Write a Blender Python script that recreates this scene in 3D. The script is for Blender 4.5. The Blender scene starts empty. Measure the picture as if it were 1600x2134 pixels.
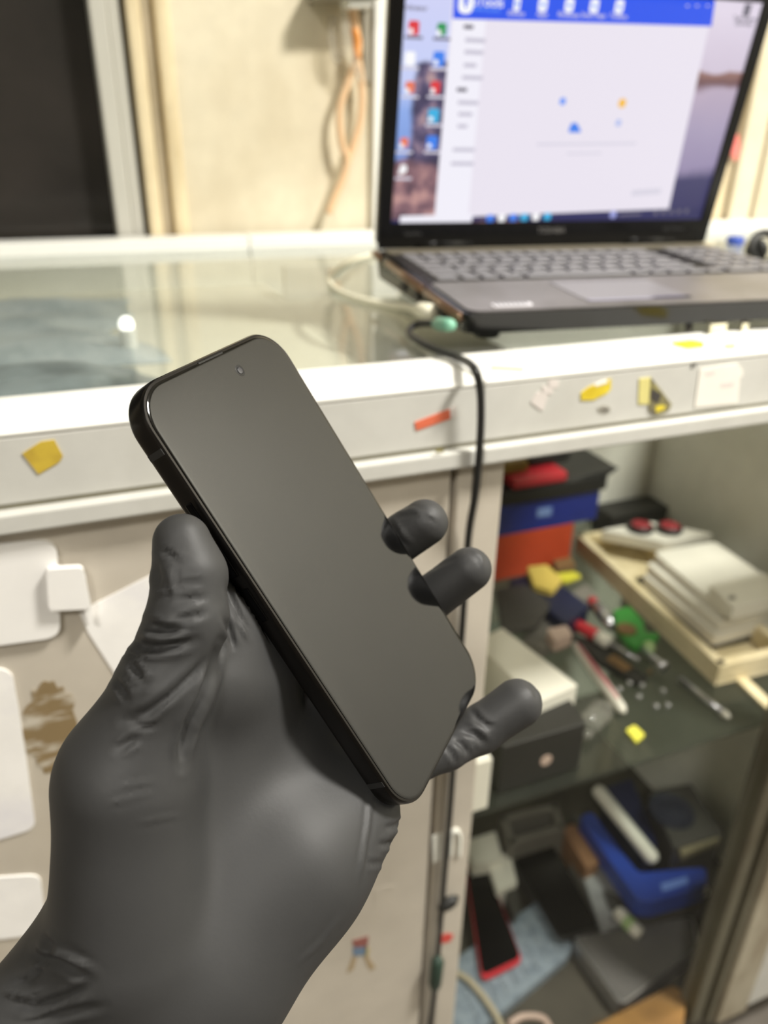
import bpy, bmesh, math, random
import numpy as np
from mathutils import Vector, Matrix

random.seed(7)
scene = bpy.context.scene
col = scene.collection

# ------------------------------------------------------------------ camera
F_PX, CX, CY = 1600.0, 800.0, 1067.0          # focal length in pixels of the 1600 x 2134 frame
CAM_Z = 1.16                                   # camera height above the floor (m)
YAW, PITCH, ROLL = (math.radians(a) for a in (22.2, 26.26, 1.0))


def cam_rotation():
    fwd = np.array([math.sin(YAW) * math.cos(PITCH), math.cos(YAW) * math.cos(PITCH), -math.sin(PITCH)])
    right = np.array([math.cos(YAW), -math.sin(YAW), 0.0])
    down = np.cross(fwd, right)
    r0 = np.stack([right, down, fwd])
    c, s = math.cos(ROLL), math.sin(ROLL)
    return np.array([[c, -s, 0], [s, c, 0], [0, 0, 1]]) @ r0


RC = cam_rotation()                            # rows: image right, image down, forward
CAM = np.array([0.0, 0.0, CAM_Z])
cam_data = bpy.data.cameras.new('camera')
cam = bpy.data.objects.new('camera', cam_data)
col.objects.link(cam)
scene.camera = cam
cam_data.sensor_fit = 'HORIZONTAL'
cam_data.sensor_width = 6.86
cam_data.lens = 6.86 * F_PX / 1600.0
cam_data.clip_start = 0.01
cam_data.clip_end = 50
cam_data.dof.use_dof = True
cam_data.dof.focus_distance = 0.222
cam_data.dof.aperture_fstop = 2.3
m = Matrix(((RC[0][0], -RC[1][0], -RC[2][0], 0), (RC[0][1], -RC[1][1], -RC[2][1], 0),
            (RC[0][2], -RC[1][2], -RC[2][2], CAM_Z), (0, 0, 0, 1)))
cam.matrix_world = m

# ------------------------------------------------------------------ world, lights, exposure
world = bpy.data.worlds.new('world')
scene.world = world
world.use_nodes = True
world.node_tree.nodes['Background'].inputs[0].default_value = (0.55, 0.6, 0.7, 1)
world.node_tree.nodes['Background'].inputs[1].default_value = 0.05
scene.view_settings.view_transform = 'Standard'
scene.view_settings.look = 'None'
scene.view_settings.gamma = 1.0
scene.view_settings.use_curve_mapping = False
scene.view_settings.exposure = 0.0


def area_light(name, loc, target, size, size_y, power, color):
    ld = bpy.data.lights.new(name, 'AREA')
    ld.shape = 'RECTANGLE'
    ld.size, ld.size_y, ld.energy, ld.color = size, size_y, power, color
    o = bpy.data.objects.new(name, ld)
    col.objects.link(o)
    o.location = loc
    o.rotation_euler = (Vector(target) - Vector(loc)).to_track_quat('-Z', 'Y').to_euler()
    return o


LAMP_A = (1.05, -0.14, 2.42)
FILL_LAMP = (-0.70, -1.0, 2.42)  # added fill lamp that brightens the thumb and the cabinet
area_light('ceiling_light_near', LAMP_A, (LAMP_A[0], LAMP_A[1], 0), 0.28, 0.28, 68, (1.0, 0.965, 0.90))
area_light('fill_light', FILL_LAMP, (FILL_LAMP[0], FILL_LAMP[1], 0), 0.28, 0.28, 27, (1.0, 0.965, 0.90))


# ------------------------------------------------------------------ coordinates
def w_cam(p):
    """camera coordinates (right, down, forward; metres) -> world"""
    return Vector(CAM + RC.T @ np.asarray(p, float))


def ray(u, v):
    return RC.T @ np.array([(u - CX) / F_PX, (v - CY) / F_PX, 1.0])


def on_z(u, v, z):
    d = ray(u, v)
    return Vector(CAM + d * ((z - CAM_Z) / d[2]))


def on_y(u, v, y):
    d = ray(u, v)
    return Vector(CAM + d * (y / d[1]))


def on_x(u, v, x):
    d = ray(u, v)
    return Vector(CAM + d * (x / d[0]))


# ------------------------------------------------------------------ materials
def lin(c):
    return tuple(((x / 255) / 12.92 if x / 255 <= 0.04045 else ((x / 255 + 0.055) / 1.055) ** 2.4) for x in c)


def mat(name, rgb, rough=0.5, metal=0.0, var=0.08, scale=30.0, bump=0.0, bump_scale=80.0, spec=0.5,
        emit=0.0, coat=0.0, ior=1.45):
    """rgb is an sRGB 0..255 triple; a noise varies it a little, an optional noise bumps the surface"""
    m = bpy.data.materials.new(name)
    m.use_nodes = True
    nt = m.node_tree
    b = nt.nodes['Principled BSDF']
    c = lin(rgb)
    b.inputs['Roughness'].default_value = rough
    b.inputs['Metallic'].default_value = metal
    b.inputs['Specular IOR Level'].default_value = spec
    b.inputs['IOR'].default_value = ior
    b.inputs['Coat Weight'].default_value = coat
    tc = nt.nodes.new('ShaderNodeTexCoord')
    n = nt.nodes.new('ShaderNodeTexNoise')
    n.inputs['Scale'].default_value = scale
    n.inputs['Detail'].default_value = 4
    nt.links.new(tc.outputs['Object'], n.inputs['Vector'])
    r = nt.nodes.new('ShaderNodeValToRGB')
    r.color_ramp.elements[0].position = 0.3
    r.color_ramp.elements[1].position = 0.7
    r.color_ramp.elements[0].color = tuple(max(0, x * (1 - var)) for x in c) + (1,)
    r.color_ramp.elements[1].color = tuple(min(1, x * (1 + var)) for x in c) + (1,)
    nt.links.new(n.outputs['Fac'], r.inputs['Fac'])
    nt.links.new(r.outputs['Color'], b.inputs['Base Color'])
    if emit:
        nt.links.new(r.outputs['Color'], b.inputs['Emission Color'])
        b.inputs['Emission Strength'].default_value = emit
    if bump:
        n2 = nt.nodes.new('ShaderNodeTexNoise')
        n2.inputs['Scale'].default_value = bump_scale
        n2.inputs['Detail'].default_value = 5
        nt.links.new(tc.outputs['Object'], n2.inputs['Vector'])
        bp = nt.nodes.new('ShaderNodeBump')
        bp.inputs['Strength'].default_value = bump
        bp.inputs['Distance'].default_value = 0.002
        nt.links.new(n2.outputs['Fac'], bp.inputs['Height'])
        nt.links.new(bp.outputs['Normal'], b.inputs['Normal'])
    return m


def mat_stained(name, rgb, rgb2, rough=0.6, scale=3.0, lo=0.45, hi=0.7, stretch=(1, 1, 1)):
    """two colours mixed by a soft large noise: stains and wear"""
    m = mat(name, rgb, rough, var=0.04, scale=40)
    nt = m.node_tree
    b = nt.nodes['Principled BSDF']
    tc = nt.nodes.new('ShaderNodeTexCoord')
    mp = nt.nodes.new('ShaderNodeMapping')
    mp.inputs['Scale'].default_value = stretch
    n = nt.nodes.new('ShaderNodeTexNoise')
    n.inputs['Scale'].default_value = scale
    n.inputs['Detail'].default_value = 6
    n.inputs['Roughness'].default_value = 0.6
    nt.links.new(tc.outputs['Object'], mp.inputs['Vector'])
    nt.links.new(mp.outputs['Vector'], n.inputs['Vector'])
    rr = nt.nodes.new('ShaderNodeMapRange')
    rr.inputs['From Min'].default_value = lo
    rr.inputs['From Max'].default_value = hi
    nt.links.new(n.outputs['Fac'], rr.inputs['Value'])
    mx = nt.nodes.new('ShaderNodeMix')
    mx.data_type = 'RGBA'
    old = b.inputs['Base Color'].links[0].from_socket
    nt.links.new(rr.outputs['Result'], mx.inputs['Factor'])
    nt.links.new(old, mx.inputs['A'])
    mx.inputs['B'].default_value = lin(rgb2) + (1,)
    nt.links.new(mx.outputs['Result'], b.inputs['Base Color'])
    return m


def mat_glass(name, tint=(0.86, 0.92, 0.88), dust=0.0, dust_rgb=(170, 170, 150), ior=1.5, dust_scale=6, rough=0.02):
    """thin clear sheet: see-through, mirrors by Fresnel, optionally dusty"""
    m = bpy.data.materials.new(name)
    m.use_nodes = True
    nt = m.node_tree
    nt.nodes.remove(nt.nodes['Principled BSDF'])
    out = nt.nodes['Material Output']
    tr = nt.nodes.new('ShaderNodeBsdfTransparent')
    tr.inputs['Color'].default_value = tint + (1,)
    gl = nt.nodes.new('ShaderNodeBsdfGlossy')
    gl.inputs['Roughness'].default_value = rough
    fr = nt.nodes.new('ShaderNodeFresnel')
    fr.inputs['IOR'].default_value = ior
    mx = nt.nodes.new('ShaderNodeMixShader')
    # only the outer faces of the sheet mirror (no false total reflection from inside)
    geo = nt.nodes.new('ShaderNodeNewGeometry')
    inv = nt.nodes.new('ShaderNodeMath')
    inv.operation = 'SUBTRACT'
    inv.inputs[0].default_value = 1.0
    nt.links.new(geo.outputs['Backfacing'], inv.inputs[1])
    mul = nt.nodes.new('ShaderNodeMath')
    mul.operation = 'MULTIPLY'
    nt.links.new(fr.outputs[0], mul.inputs[0])
    nt.links.new(inv.outputs[0], mul.inputs[1])
    nt.links.new(mul.outputs[0], mx.inputs[0])
    nt.links.new(tr.outputs[0], mx.inputs[1])
    nt.links.new(gl.outputs[0], mx.inputs[2])
    last = mx
    if dust:
        df = nt.nodes.new('ShaderNodeBsdfDiffuse')
        df.inputs['Color'].default_value = lin(dust_rgb) + (1,)
        tc = nt.nodes.new('ShaderNodeTexCoord')
        n = nt.nodes.new('ShaderNodeTexNoise')
        n.inputs['Scale'].default_value = dust_scale
        n.inputs['Detail'].default_value = 5
        nt.links.new(tc.outputs['Object'], n.inputs['Vector'])
        rr = nt.nodes.new('ShaderNodeMapRange')
        rr.inputs['From Min'].default_value = 0.3
        rr.inputs['From Max'].default_value = 0.75
        rr.inputs['To Min'].default_value = dust * 0.35
        rr.inputs['To Max'].default_value = dust
        nt.links.new(n.outputs['Fac'], rr.inputs['Value'])
        m2 = nt.nodes.new('ShaderNodeMixShader')
        nt.links.new(rr.outputs['Result'], m2.inputs[0])
        nt.links.new(mx.outputs[0], m2.inputs[1])
        nt.links.new(df.outputs[0], m2.inputs[2])
        last = m2
    nt.links.new(last.outputs[0], out.inputs['Surface'])
    return m


# ------------------------------------------------------------------ object helpers
def tag(o, label=None, cat=None, group=None, kind=None):
    if label:
        o['label'] = label
    if cat:
        o['category'] = cat
    if group:
        o['group'] = group
    if kind:
        o['kind'] = kind
    return o


def empty(name, loc=(0, 0, 0), rot=None, label=None, cat=None, group=None):
    o = bpy.data.objects.new(name, None)
    col.objects.link(o)
    o.empty_display_size = 0.02
    o.location = loc
    if rot is not None:
        o.rotation_euler = rot
    return tag(o, label, cat, group)


def link_mesh(name, me, material, parent=None, smooth=False):
    o = bpy.data.objects.new(name, me)
    col.objects.link(o)
    if material is not None and not me.materials:
        me.materials.append(material)
    if smooth:
        for p in me.polygons:
            p.use_smooth = True
    if parent is not None:
        o.parent = parent
    return o


def from_bm(name, bm, material, parent=None, smooth=False):
    bmesh.ops.recalc_face_normals(bm, faces=bm.faces)
    me = bpy.data.meshes.new(name)
    bm.to_mesh(me)
    bm.free()
    return link_mesh(name, me, material, parent, smooth)


def bm_box(bm, lo, hi, bevel=0.0, seg=2):
    x0, y0, z0 = lo
    x1, y1, z1 = hi
    vs = [bm.verts.new(p) for p in ((x0, y0, z0), (x1, y0, z0), (x1, y1, z0), (x0, y1, z0),
                                    (x0, y0, z1), (x1, y0, z1), (x1, y1, z1), (x0, y1, z1))]
    fs = [bm.faces.new([vs[i] for i in q]) for q in ((0, 3, 2, 1), (4, 5, 6, 7), (0, 1, 5, 4), (1, 2, 6, 5),
                                                    (2, 3, 7, 6), (3, 0, 4, 7))]
    if bevel:
        es = list({e for f in fs for e in f.edges})
        bmesh.ops.bevel(bm, geom=es, offset=bevel, segments=seg, profile=0.5, affect='EDGES')


def box(name, lo, hi, material, parent=None, bevel=0.0, seg=2):
    bm = bmesh.new()
    bm_box(bm, lo, hi, bevel, seg)
    return from_bm(name, bm, material, parent)


def bm_prism(bm, poly, direction, bevel=0.0, seg=2):
    """poly: list of 3-D points (flat), extruded by the vector direction"""
    d = Vector(direction)
    a = [bm.verts.new(Vector(p)) for p in poly]
    b = [bm.verts.new(Vector(p) + d) for p in poly]
    n = len(a)
    fs = [bm.faces.new(a), bm.faces.new(b[::-1])]
    for i in range(n):
        fs.append(bm.faces.new((a[i], b[i], b[(i + 1) % n], a[(i + 1) % n])))
    bmesh.ops.recalc_face_normals(bm, faces=fs)
    if bevel:
        es = list({e for f in fs for e in f.edges})
        bmesh.ops.bevel(bm, geom=es, offset=bevel, segments=seg, profile=0.5, affect='EDGES', clamp_overlap=True)


def prism(name, poly, direction, material, parent=None, bevel=0.0, seg=2):
    bm = bmesh.new()
    bm_prism(bm, poly, direction, bevel, seg)
    return from_bm(name, bm, material, parent)


def round_poly(pts, r, seg=5):
    """round the corners of a flat 3-D polygon"""
    out = []
    n = len(pts)
    for i in range(n):
        p0, p, p1 = Vector(pts[i - 1]), Vector(pts[i]), Vector(pts[(i + 1) % n])
        a, b = (p0 - p), (p1 - p)
        k = min(r, a.length * 0.45, b.length * 0.45)
        a, b = p + a.normalized() * k, p + b.normalized() * k
        for j in range(seg + 1):
            t = j / seg
            out.append(a * (1 - t) ** 2 + p * 2 * t * (1 - t) + b * t ** 2)
    return out


def spline(pts, n=12):
    """Catmull-Rom through the points"""
    P = [Vector(p) for p in pts]
    P = [P[0] * 2 - P[1]] + P + [P[-1] * 2 - P[-2]]
    out = []
    for i in range(1, len(P) - 2):
        for j in range(n):
            t = j / n
            a, b, c, d = P[i - 1:i + 3]
            out.append(0.5 * ((2 * b) + (c - a) * t + (2 * a - 5 * b + 4 * c - d) * t * t +
                              (3 * b - a - 3 * c + d) * t ** 3))
    out.append(P[-2])
    return out


def bm_tube(bm, path, radius, sides=10, caps=True):
    """radius: number or one per path point"""
    path = [Vector(p) for p in path]
    n = len(path)
    rad = radius if isinstance(radius, (list, tuple)) else [radius] * n
    t0 = (path[1] - path[0]).normalized()
    up = Vector((0, 0, 1)) if abs(t0.z) < 0.9 else Vector((1, 0, 0))
    nrm = t0.cross(up).normalized()
    rings = []
    for i in range(n):
        t = (path[min(i + 1, n - 1)] - path[max(i - 1, 0)]).normalized()
        nrm = (nrm - t * nrm.dot(t)).normalized()
        bn = t.cross(nrm)
        rings.append([bm.verts.new(path[i] + (nrm * math.cos(2 * math.pi * k / sides) +
                                              bn * math.sin(2 * math.pi * k / sides)) * rad[i]) for k in range(sides)])
    for i in range(n - 1):
        for k in range(sides):
            bm.faces.new((rings[i][k], rings[i][(k + 1) % sides], rings[i + 1][(k + 1) % sides], rings[i + 1][k]))
    if caps:
        bm.faces.new(rings[0][::-1])
        bm.faces.new(rings[-1])


def tube(name, path, radius, material, parent=None, sides=10, smooth=True):
    bm = bmesh.new()
    bm_tube(bm, path, radius, sides)
    return from_bm(name, bm, material, parent, smooth)


def bm_lathe(bm, profile, centre=(0, 0, 0), axis=(0, 0, 1), sides=24):
    """profile: (radius, height) pairs along axis"""
    ax = Vector(axis).normalized()
    up = Vector((1, 0, 0)) if abs(ax.x) < 0.9 else Vector((0, 1, 0))
    a = ax.cross(up).normalized()
    b = ax.cross(a)
    c = Vector(centre)
    rings = [[bm.verts.new(c + ax * h + (a * math.cos(2 * math.pi * k / sides) +
                                         b * math.sin(2 * math.pi * k / sides)) * max(r, 1e-5)) for k in range(sides)]
             for r, h in profile]
    for i in range(len(rings) - 1):
        for k in range(sides):
            bm.faces.new((rings[i][k], rings[i][(k + 1) % sides], rings[i + 1][(k + 1) % sides], rings[i + 1][k]))
    bm.faces.new(rings[0][::-1])
    bm.faces.new(rings[-1])


def lathe(name, profile, centre, axis, material, parent=None, sides=24, smooth=False):
    bm = bmesh.new()
    bm_lathe(bm, profile, centre, axis, sides)
    return from_bm(name, bm, material, parent, smooth)


def top_root(name, o_list, label, cat, group=None):
    """an Empty at the base of parts given in world coordinates"""
    lo = Vector((1e9,) * 3)
    hi = Vector((-1e9,) * 3)
    for o in o_list:
        for v in o.data.vertices:
            p = o.matrix_basis @ v.co
            lo = Vector(map(min, lo, p))
            hi = Vector(map(max, hi, p))
    e = empty(name, ((lo.x + hi.x) / 2, (lo.y + hi.y) / 2, lo.z), None, label, cat, group)
    inv = Matrix.Translation(-Vector(e.location))
    for o in o_list:
        o.parent = e
        o.matrix_parent_inverse = inv
    return e


def text_mesh(name, body, size, matrix, material, parent, depth=0.0, align='CENTER', bold=0.0):
    cu = bpy.data.curves.new(name, 'FONT')
    cu.body = body
    cu.size = size
    cu.align_x = align
    cu.align_y = 'CENTER'
    cu.extrude = depth
    cu.offset = bold
    tmp = bpy.data.objects.new('tmp', cu)
    col.objects.link(tmp)
    dg = bpy.context.evaluated_depsgraph_get()
    me = bpy.data.meshes.new_from_object(tmp.evaluated_get(dg))
    bpy.data.objects.remove(tmp)
    bpy.data.curves.remove(cu)
    me.name = name
    o = link_mesh(name, me, material, parent)
    o.matrix_local = matrix
    return o

# ------------------------------------------------------------------ the room
def struct(name, lo, hi, material, parent=None, bevel=0.0):
    o = box(name, lo, hi, material, parent, bevel)
    if parent is None:
        o['kind'] = 'structure'
    return o


M_WALL = mat_stained('wall_cream', (222, 213, 188), (194, 181, 152), 0.75, scale=5.0, lo=0.42, hi=0.75, stretch=(1, 1, 0.5))
M_WALL2 = mat('wall_pale', (222, 220, 210), 0.8, var=0.03, scale=3)
M_WALL3 = mat('wall_dull', (128, 122, 112), 0.8, var=0.05, scale=3)
M_CEIL = mat('ceiling_white', (168, 165, 158), 0.85, var=0.02, scale=3)
M_FLOOR = mat_stained('floor_tile', (104, 98, 90), (84, 78, 70), 0.5, scale=4)
M_WHITE = mat('white_aluminium', (238, 238, 232), 0.35, var=0.02, scale=8)
M_WFRAME = mat('window_frame_shaded', (192, 190, 180), 0.4, var=0.03, scale=8)  # white frame greyed: dimmer light on its sideways faces put into the colour
M_GAP = mat('dark_gap', (70, 62, 48), 0.8, var=0.1)
M_CREAM = mat_stained('cream_board', (224, 208, 172), (196, 178, 140), 0.7, scale=9, stretch=(3, 1, 0.6))
M_CREAM_SHADE = mat_stained('cream_board_shade', (186, 174, 150), (160, 148, 122), 0.7, scale=9, stretch=(3, 1, 0.6))  # darker cream: shade painted into the recessed strips between ridges
M_NIGHT = mat_stained('window_night_glass', (34, 34, 32), (54, 50, 47), 0.12, scale=4, lo=0.4, hi=0.8)

X0, X1, Y0, Y1, ZT = -1.5, 1.75, -2.2, 1.12, 2.5
struct('floor', (X0, Y0, -0.05), (X1, Y1, 0), M_FLOOR)
struct('ceiling', (X0, Y0, ZT), (X1, Y1, ZT + 0.05), M_CEIL)
struct('wall_left', (X0 - 0.08, Y0, 0), (X0, Y1, ZT), M_WALL3)
struct('wall_right', (X1, Y0, 0), (X1 + 0.08, Y1, ZT), M_WALL2)
struct('wall_front', (X0, Y0 - 0.08, 0), (X1, Y0, ZT), M_WALL3)
# back wall with the window opening at the left: three pieces joined as one wall
bm = bmesh.new()
WX0, WX1, WZ0, WZ1 = -1.05, 0.072, 1.030, 1.95
for lo, hi in (((WX1 + 0.092, Y1, 0), (X1, Y1 + 0.08, ZT)), ((X0, Y1, 0), (WX1 + 0.092, Y1 + 0.08, WZ0 - 0.01)),
               ((X0, Y1, WZ1 + 0.03), (WX1 + 0.092, Y1 + 0.08, ZT)), ((X0, Y1, WZ0 - 0.01), (WX0 - 0.03, Y1 + 0.08, WZ1 + 0.03))):
    bm_box(bm, lo, hi)
wb = from_bm('wall_back', bm, M_WALL)
wb['kind'] = 'structure'
win = empty('window_1', (-0.5, 1.12, 1.03))
win['kind'] = 'structure'


def wpart(name, lo, hi, material, bevel=0.0):
    o = box(name, lo, hi, material, None, bevel)
    o.parent = win
    o.matrix_parent_inverse = Matrix.Translation(-win.location)
    return o


wpart('pane', (WX0, 1.150, WZ0), (WX1 + 0.004, 1.156, WZ1), M_NIGHT)
wpart('stile', (WX1, 1.110, WZ0 - 0.01), (WX1 + 0.020, 1.165, WZ1 + 0.03), M_WFRAME, 0.002)
wpart('outer_stile', (WX1 + 0.0205, 1.118, WZ0 - 0.01), (WX1 + 0.035, 1.165, WZ1 + 0.03), M_WFRAME, 0.002)
wpart('gap', (WX1 + 0.035, 1.150, WZ0 - 0.01), (WX1 + 0.041, 1.165, WZ1 + 0.03), M_GAP)
wpart('architrave', (WX1 + 0.041, 1.106, WZ0 - 0.01), (WX1 + 0.058, 1.165, WZ1 + 0.03), M_CREAM, 0.004)
wpart('architrave', (WX1 + 0.058, 1.126, WZ0 - 0.01), (WX1 + 0.074, 1.165, WZ1 + 0.03), M_CREAM_SHADE, 0.004)
wpart('architrave', (WX1 + 0.074, 1.114, WZ0 - 0.01), (WX1 + 0.0935, 1.165, WZ1 + 0.03), M_CREAM, 0.006)
wpart('head', (WX0, 1.110, WZ1), (WX1, 1.165, WZ1 + 0.03), M_WHITE, 0.002)
wpart('stile', (WX0 - 0.03, 1.110, WZ0 - 0.01), (WX0, 1.165, WZ1 + 0.03), M_WHITE, 0.002)
# pale vertical strip on the wall beside the laptop
t = struct('trim_1', (0.427, 1.108, 1.02), (0.470, 1.1195, 2.3), M_WHITE, None, 0.002)
# shallow vertical ribs of the wall covering to the right of the laptop
for i, (xa, xb, dep, mm_) in enumerate(((1.035, 1.075, 0.012, M_CREAM), (1.075, 1.089, 0.004, M_CREAM_SHADE), (1.089, 1.135, 0.018, M_WALL),
                                        (1.135, 1.149, 0.004, M_CREAM_SHADE), (1.149, 1.215, 0.014, M_WALL))):
    struct('trim_%d' % (i + 2), (xa, 1.1198 - dep, 1.02), (xb, 1.1198, 2.3), mm_, None, 0.0035)

# round ceiling lamps that carry the area lights; the left one is added as fill
M_LAMP = mat('lamp_diffuser', (255, 246, 226), 0.5, var=0.0, emit=6.0)
M_LAMPB = mat('lamp_body', (235, 235, 232), 0.4, var=0.02)
for n_, (lp, lb) in enumerate(((LAMP_A, 'square white ceiling lamp near the right wall'),
                               (FILL_LAMP, 'added square white fill lamp on the ceiling, behind the photographer at left'))):
    bd = box('housing', (lp[0] - 0.17, lp[1] - 0.17, 2.45), (lp[0] + 0.17, lp[1] + 0.17, 2.499), M_LAMPB, None, 0.008)
    df = box('diffuser', (lp[0] - 0.145, lp[1] - 0.145, 2.428), (lp[0] + 0.145, lp[1] + 0.145, 2.4495), M_LAMP, None, 0.004)
    top_root('ceiling_lamp', [bd, df], lb, 'lamp')

# ------------------------------------------------------------------ display counters
M_ALU = mat_stained('counter_white_paint', (204, 203, 196), (190, 188, 178), 0.42, scale=7, lo=0.5, hi=0.8)
M_ALU_LIT = mat_stained('counter_paint_lit', (240, 239, 232), (224, 220, 206), 0.4, scale=9, lo=0.5, hi=0.8)  # same white paint made lighter, strong top light put into the colour
M_PANEL = mat_stained('counter_panel', (196, 188, 174), (182, 172, 154), 0.55, scale=4, lo=0.5, hi=0.85)
M_GROOVE = mat('counter_groove', (150, 146, 128), 0.7)
M_GLASS = mat_glass('counter_glass', (0.94, 0.955, 0.945), 0.10, (186, 188, 182), 1.62, 9, 0.03)
M_SHELFGLASS = mat_glass('shelf_glass', (0.72, 0.76, 0.73), 0.10, (120, 124, 112), 1.5, 7, 0.05)
M_DOORGLASS = mat_glass('door_glass', (0.98, 0.985, 0.975), 0.008, (168, 168, 150), 1.16, 5, 0.08)
M_INNER = mat('counter_inner', (226, 222, 204), 0.6, var=0.04, scale=5)
M_BACKP = mat_stained('counter_back_panel', (234, 233, 222), (212, 210, 196), 0.65, scale=3, lo=0.4, hi=0.75)
M_DIRTY = mat_stained('dirty_metal', (104, 100, 84), (70, 62, 46), 0.5, scale=16, stretch=(1, 1, 0.3))
M_RUST = mat_stained('dirty_panel', (176, 168, 148), (120, 104, 80), 0.6, scale=9, lo=0.5, hi=0.75, stretch=(1.5, 1, 0.5))
M_BOTTOM = mat_stained('dark_bottom_board', (70, 66, 56), (48, 44, 36), 0.7, scale=8)
JX = 0.2335                                     # joint between the two counters
SH = 0.585                                      # top of the glass shelf
BT = 0.08                                       # top of the bottom board

cl = empty('display_counter', (-0.4, 0.74, 0), None,
           'white display counter with glass top and closed stickered front panel, at left', 'counter')
cr = empty('display_counter', (0.8, 0.74, 0), None,
           'white display counter with open front and cluttered glass shelves, under the laptop', 'counter')


def cpart(root, name, lo, hi, material, bevel=0.0, label=None):
    o = box(name, lo, hi, material, None, bevel)
    o.parent = root
    o.matrix_parent_inverse = Matrix.Translation(-root.location)
    if label:
        o['label'] = label
    return o


def adopt(root, o, label=None):
    o.parent = root
    o.matrix_parent_inverse = Matrix.Translation(-root.location)
    if label:
        o['label'] = label
    return o


LX0 = -1.2
RX1 = 1.55
# left counter
fascia_l = cpart(cl, 'front_board', (LX0, 0.410, 0.9815), (JX - 0.0006, 0.428, 1.0185), M_ALU, 0.001)
cpart(cl, 'top_rail', (LX0, 0.4095, 1.0186), (JX - 0.0006, 0.4725, 1.0215), M_ALU_LIT, 0.001)
cpart(cl, 'groove_strip', (LX0, 0.412, 0.9785), (JX - 0.0006, 0.428, 0.9815), M_GROOVE)
cpart(cl, 'ledge', (LX0, 0.4045, 0.9665), (JX - 0.0006, 0.430, 0.9785), M_ALU, 0.0015)
glass_top = box('glass_worktop', (LX0, 0.4728, 1.0145), (RX1, 1.0617, 1.0200), M_GLASS)
tag(glass_top, 'clear glass worktop sheet over both white display counters', 'worktop')
cpart(cl, 'back_rail', (LX0, 1.062, 1.012), (JX - 0.0006, 1.104, 1.0345), M_WHITE, 0.002)
cpart(cr, 'back_rail', (JX + 0.0006, 1.062, 1.012), (RX1, 1.104, 1.0345), M_WHITE, 0.002)
panel = cpart(cl, 'front_panel', (LX0, 0.4145, 0.06), (0.2165, 0.436, 0.9665), M_PANEL, 0.001)
cpart(cl, 'stile', (0.2215, 0.4145, 0.06), (JX - 0.0006, 0.450, 0.9665), M_PANEL, 0.0015)
cpart(cl, 'stile_back', (0.214, 0.4325, 0.06), (0.224, 0.450, 0.9665), M_GROOVE)
cpart(cl, 'inner_board', (LX0, 0.436, 0.965), (JX - 0.0006, 1.05, 0.975), M_INNER)
cpart(cl, 'back_panel', (LX0, 1.05, 0.06), (JX - 0.0006, 1.062, 1.012), M_BACKP)
cpart(cl, 'plinth', (LX0, 0.45, 0.0), (JX - 0.0006, 1.05, 0.06), M_GROOVE)
cpart(cl, 'side_panel', (LX0, 0.45, 0.06), (LX0 + 0.012, 1.05, 0.965), M_PANEL)
# right counter
fascia_r = cpart(cr, 'front_board', (JX + 0.0006, 0.410, 0.9815), (RX1, 0.428, 1.0185), M_ALU, 0.001)
rail_r = cpart(cr, 'top_rail', (JX + 0.0006, 0.4095, 1.0186), (RX1, 0.4725, 1.0222), M_ALU_LIT, 0.001)
cpart(cr, 'groove_strip', (JX + 0.0006, 0.412, 0.9785), (RX1, 0.428, 0.9815), M_GROOVE)
cpart(cr, 'ledge', (JX + 0.0006, 0.4045, 0.9665), (RX1, 0.430, 0.9785), M_ALU, 0.0015)
cpart(cr, 'inner_board', (0.2475, 0.436, 0.965), (0.385, 0.93, 0.975), M_INNER)
cpart(cr, 'stile', (JX + 0.0006, 0.4145, 0.06), (0.257, 0.450, 0.9665), M_PANEL, 0.0015)
cpart(cr, 'side_panel', (JX + 0.0006, 0.450, 0.06), (0.247, 1.05, 0.975), M_INNER)
shelf = cpart(cr, 'glass_shelf', (0.2475, 0.452, SH - 0.006), (0.8645, 0.935, SH), M_SHELFGLASS)
cpart(cr, 'shelf_support', (0.2475, 0.460, SH - 0.018), (0.268, 0.93, SH - 0.0062), M_GROOVE)
cpart(cr, 'back_panel', (JX + 0.0006, 1.05, 0.06), (RX1, 1.062, 1.0145), M_BACKP)
cpart(cr, 'inner_back_panel', (0.2475, 0.936, SH - 0.006), (0.790, 0.950, 1.0140), M_BACKP)
cpart(cr, 'inner_back_panel', (0.7905, 0.936, SH - 0.006), (0.8645, 0.950, 1.0140), M_BACKP)
cpart(cr, 'inner_side_panel', (0.865, 0.452, BT), (0.877, 0.950, 1.0140), M_BACKP)
cpart(cr, 'bottom_board', (0.2475, 0.452, BT - 0.02), (RX1 - 0.012, 1.05, BT), M_BOTTOM)
cpart(cr, 'side_panel', (RX1 - 0.012, 0.45, 0.06), (RX1, 1.05, 1.0145), M_INNER)
cpart(cr, 'plinth', (JX + 0.0006, 0.46, 0.0), (RX1, 1.05, BT - 0.02), M_GROOVE)
cpart(cr, 'door_post', (0.632, 0.421, BT), (0.652, 0.447, 0.9665), M_DIRTY, 0.002)
cpart(cr, 'door_post', (0.655, 0.415, BT), (0.667, 0.440, 0.9665), M_DIRTY, 0.002)
cpart(cr, 'end_board', (0.668, 0.409, BT), (0.720, 0.440, 0.620), M_RUST, 0.002)
cpart(cr, 'end_board', (0.7205, 0.413, BT), (RX1, 0.438, 0.600), M_ALU, 0.002)
cpart(cr, 'sliding_door_pane', (0.2575, 0.4285, BT + 0.002), (0.6315, 0.4325, 0.9665), M_DOORGLASS)


# ------------------------------------------------------------------ stickers, tape and marks on the fronts
def sheet(root, name, px, y, thick, material, label=None, rnd=0.0):
    pts = [on_y(u, v, y) for u, v in px]
    if rnd:
        pts = round_poly(pts, rnd)
    o = prism(name, pts, (0, -thick, 0), material)
    return adopt(root, o, label)


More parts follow.
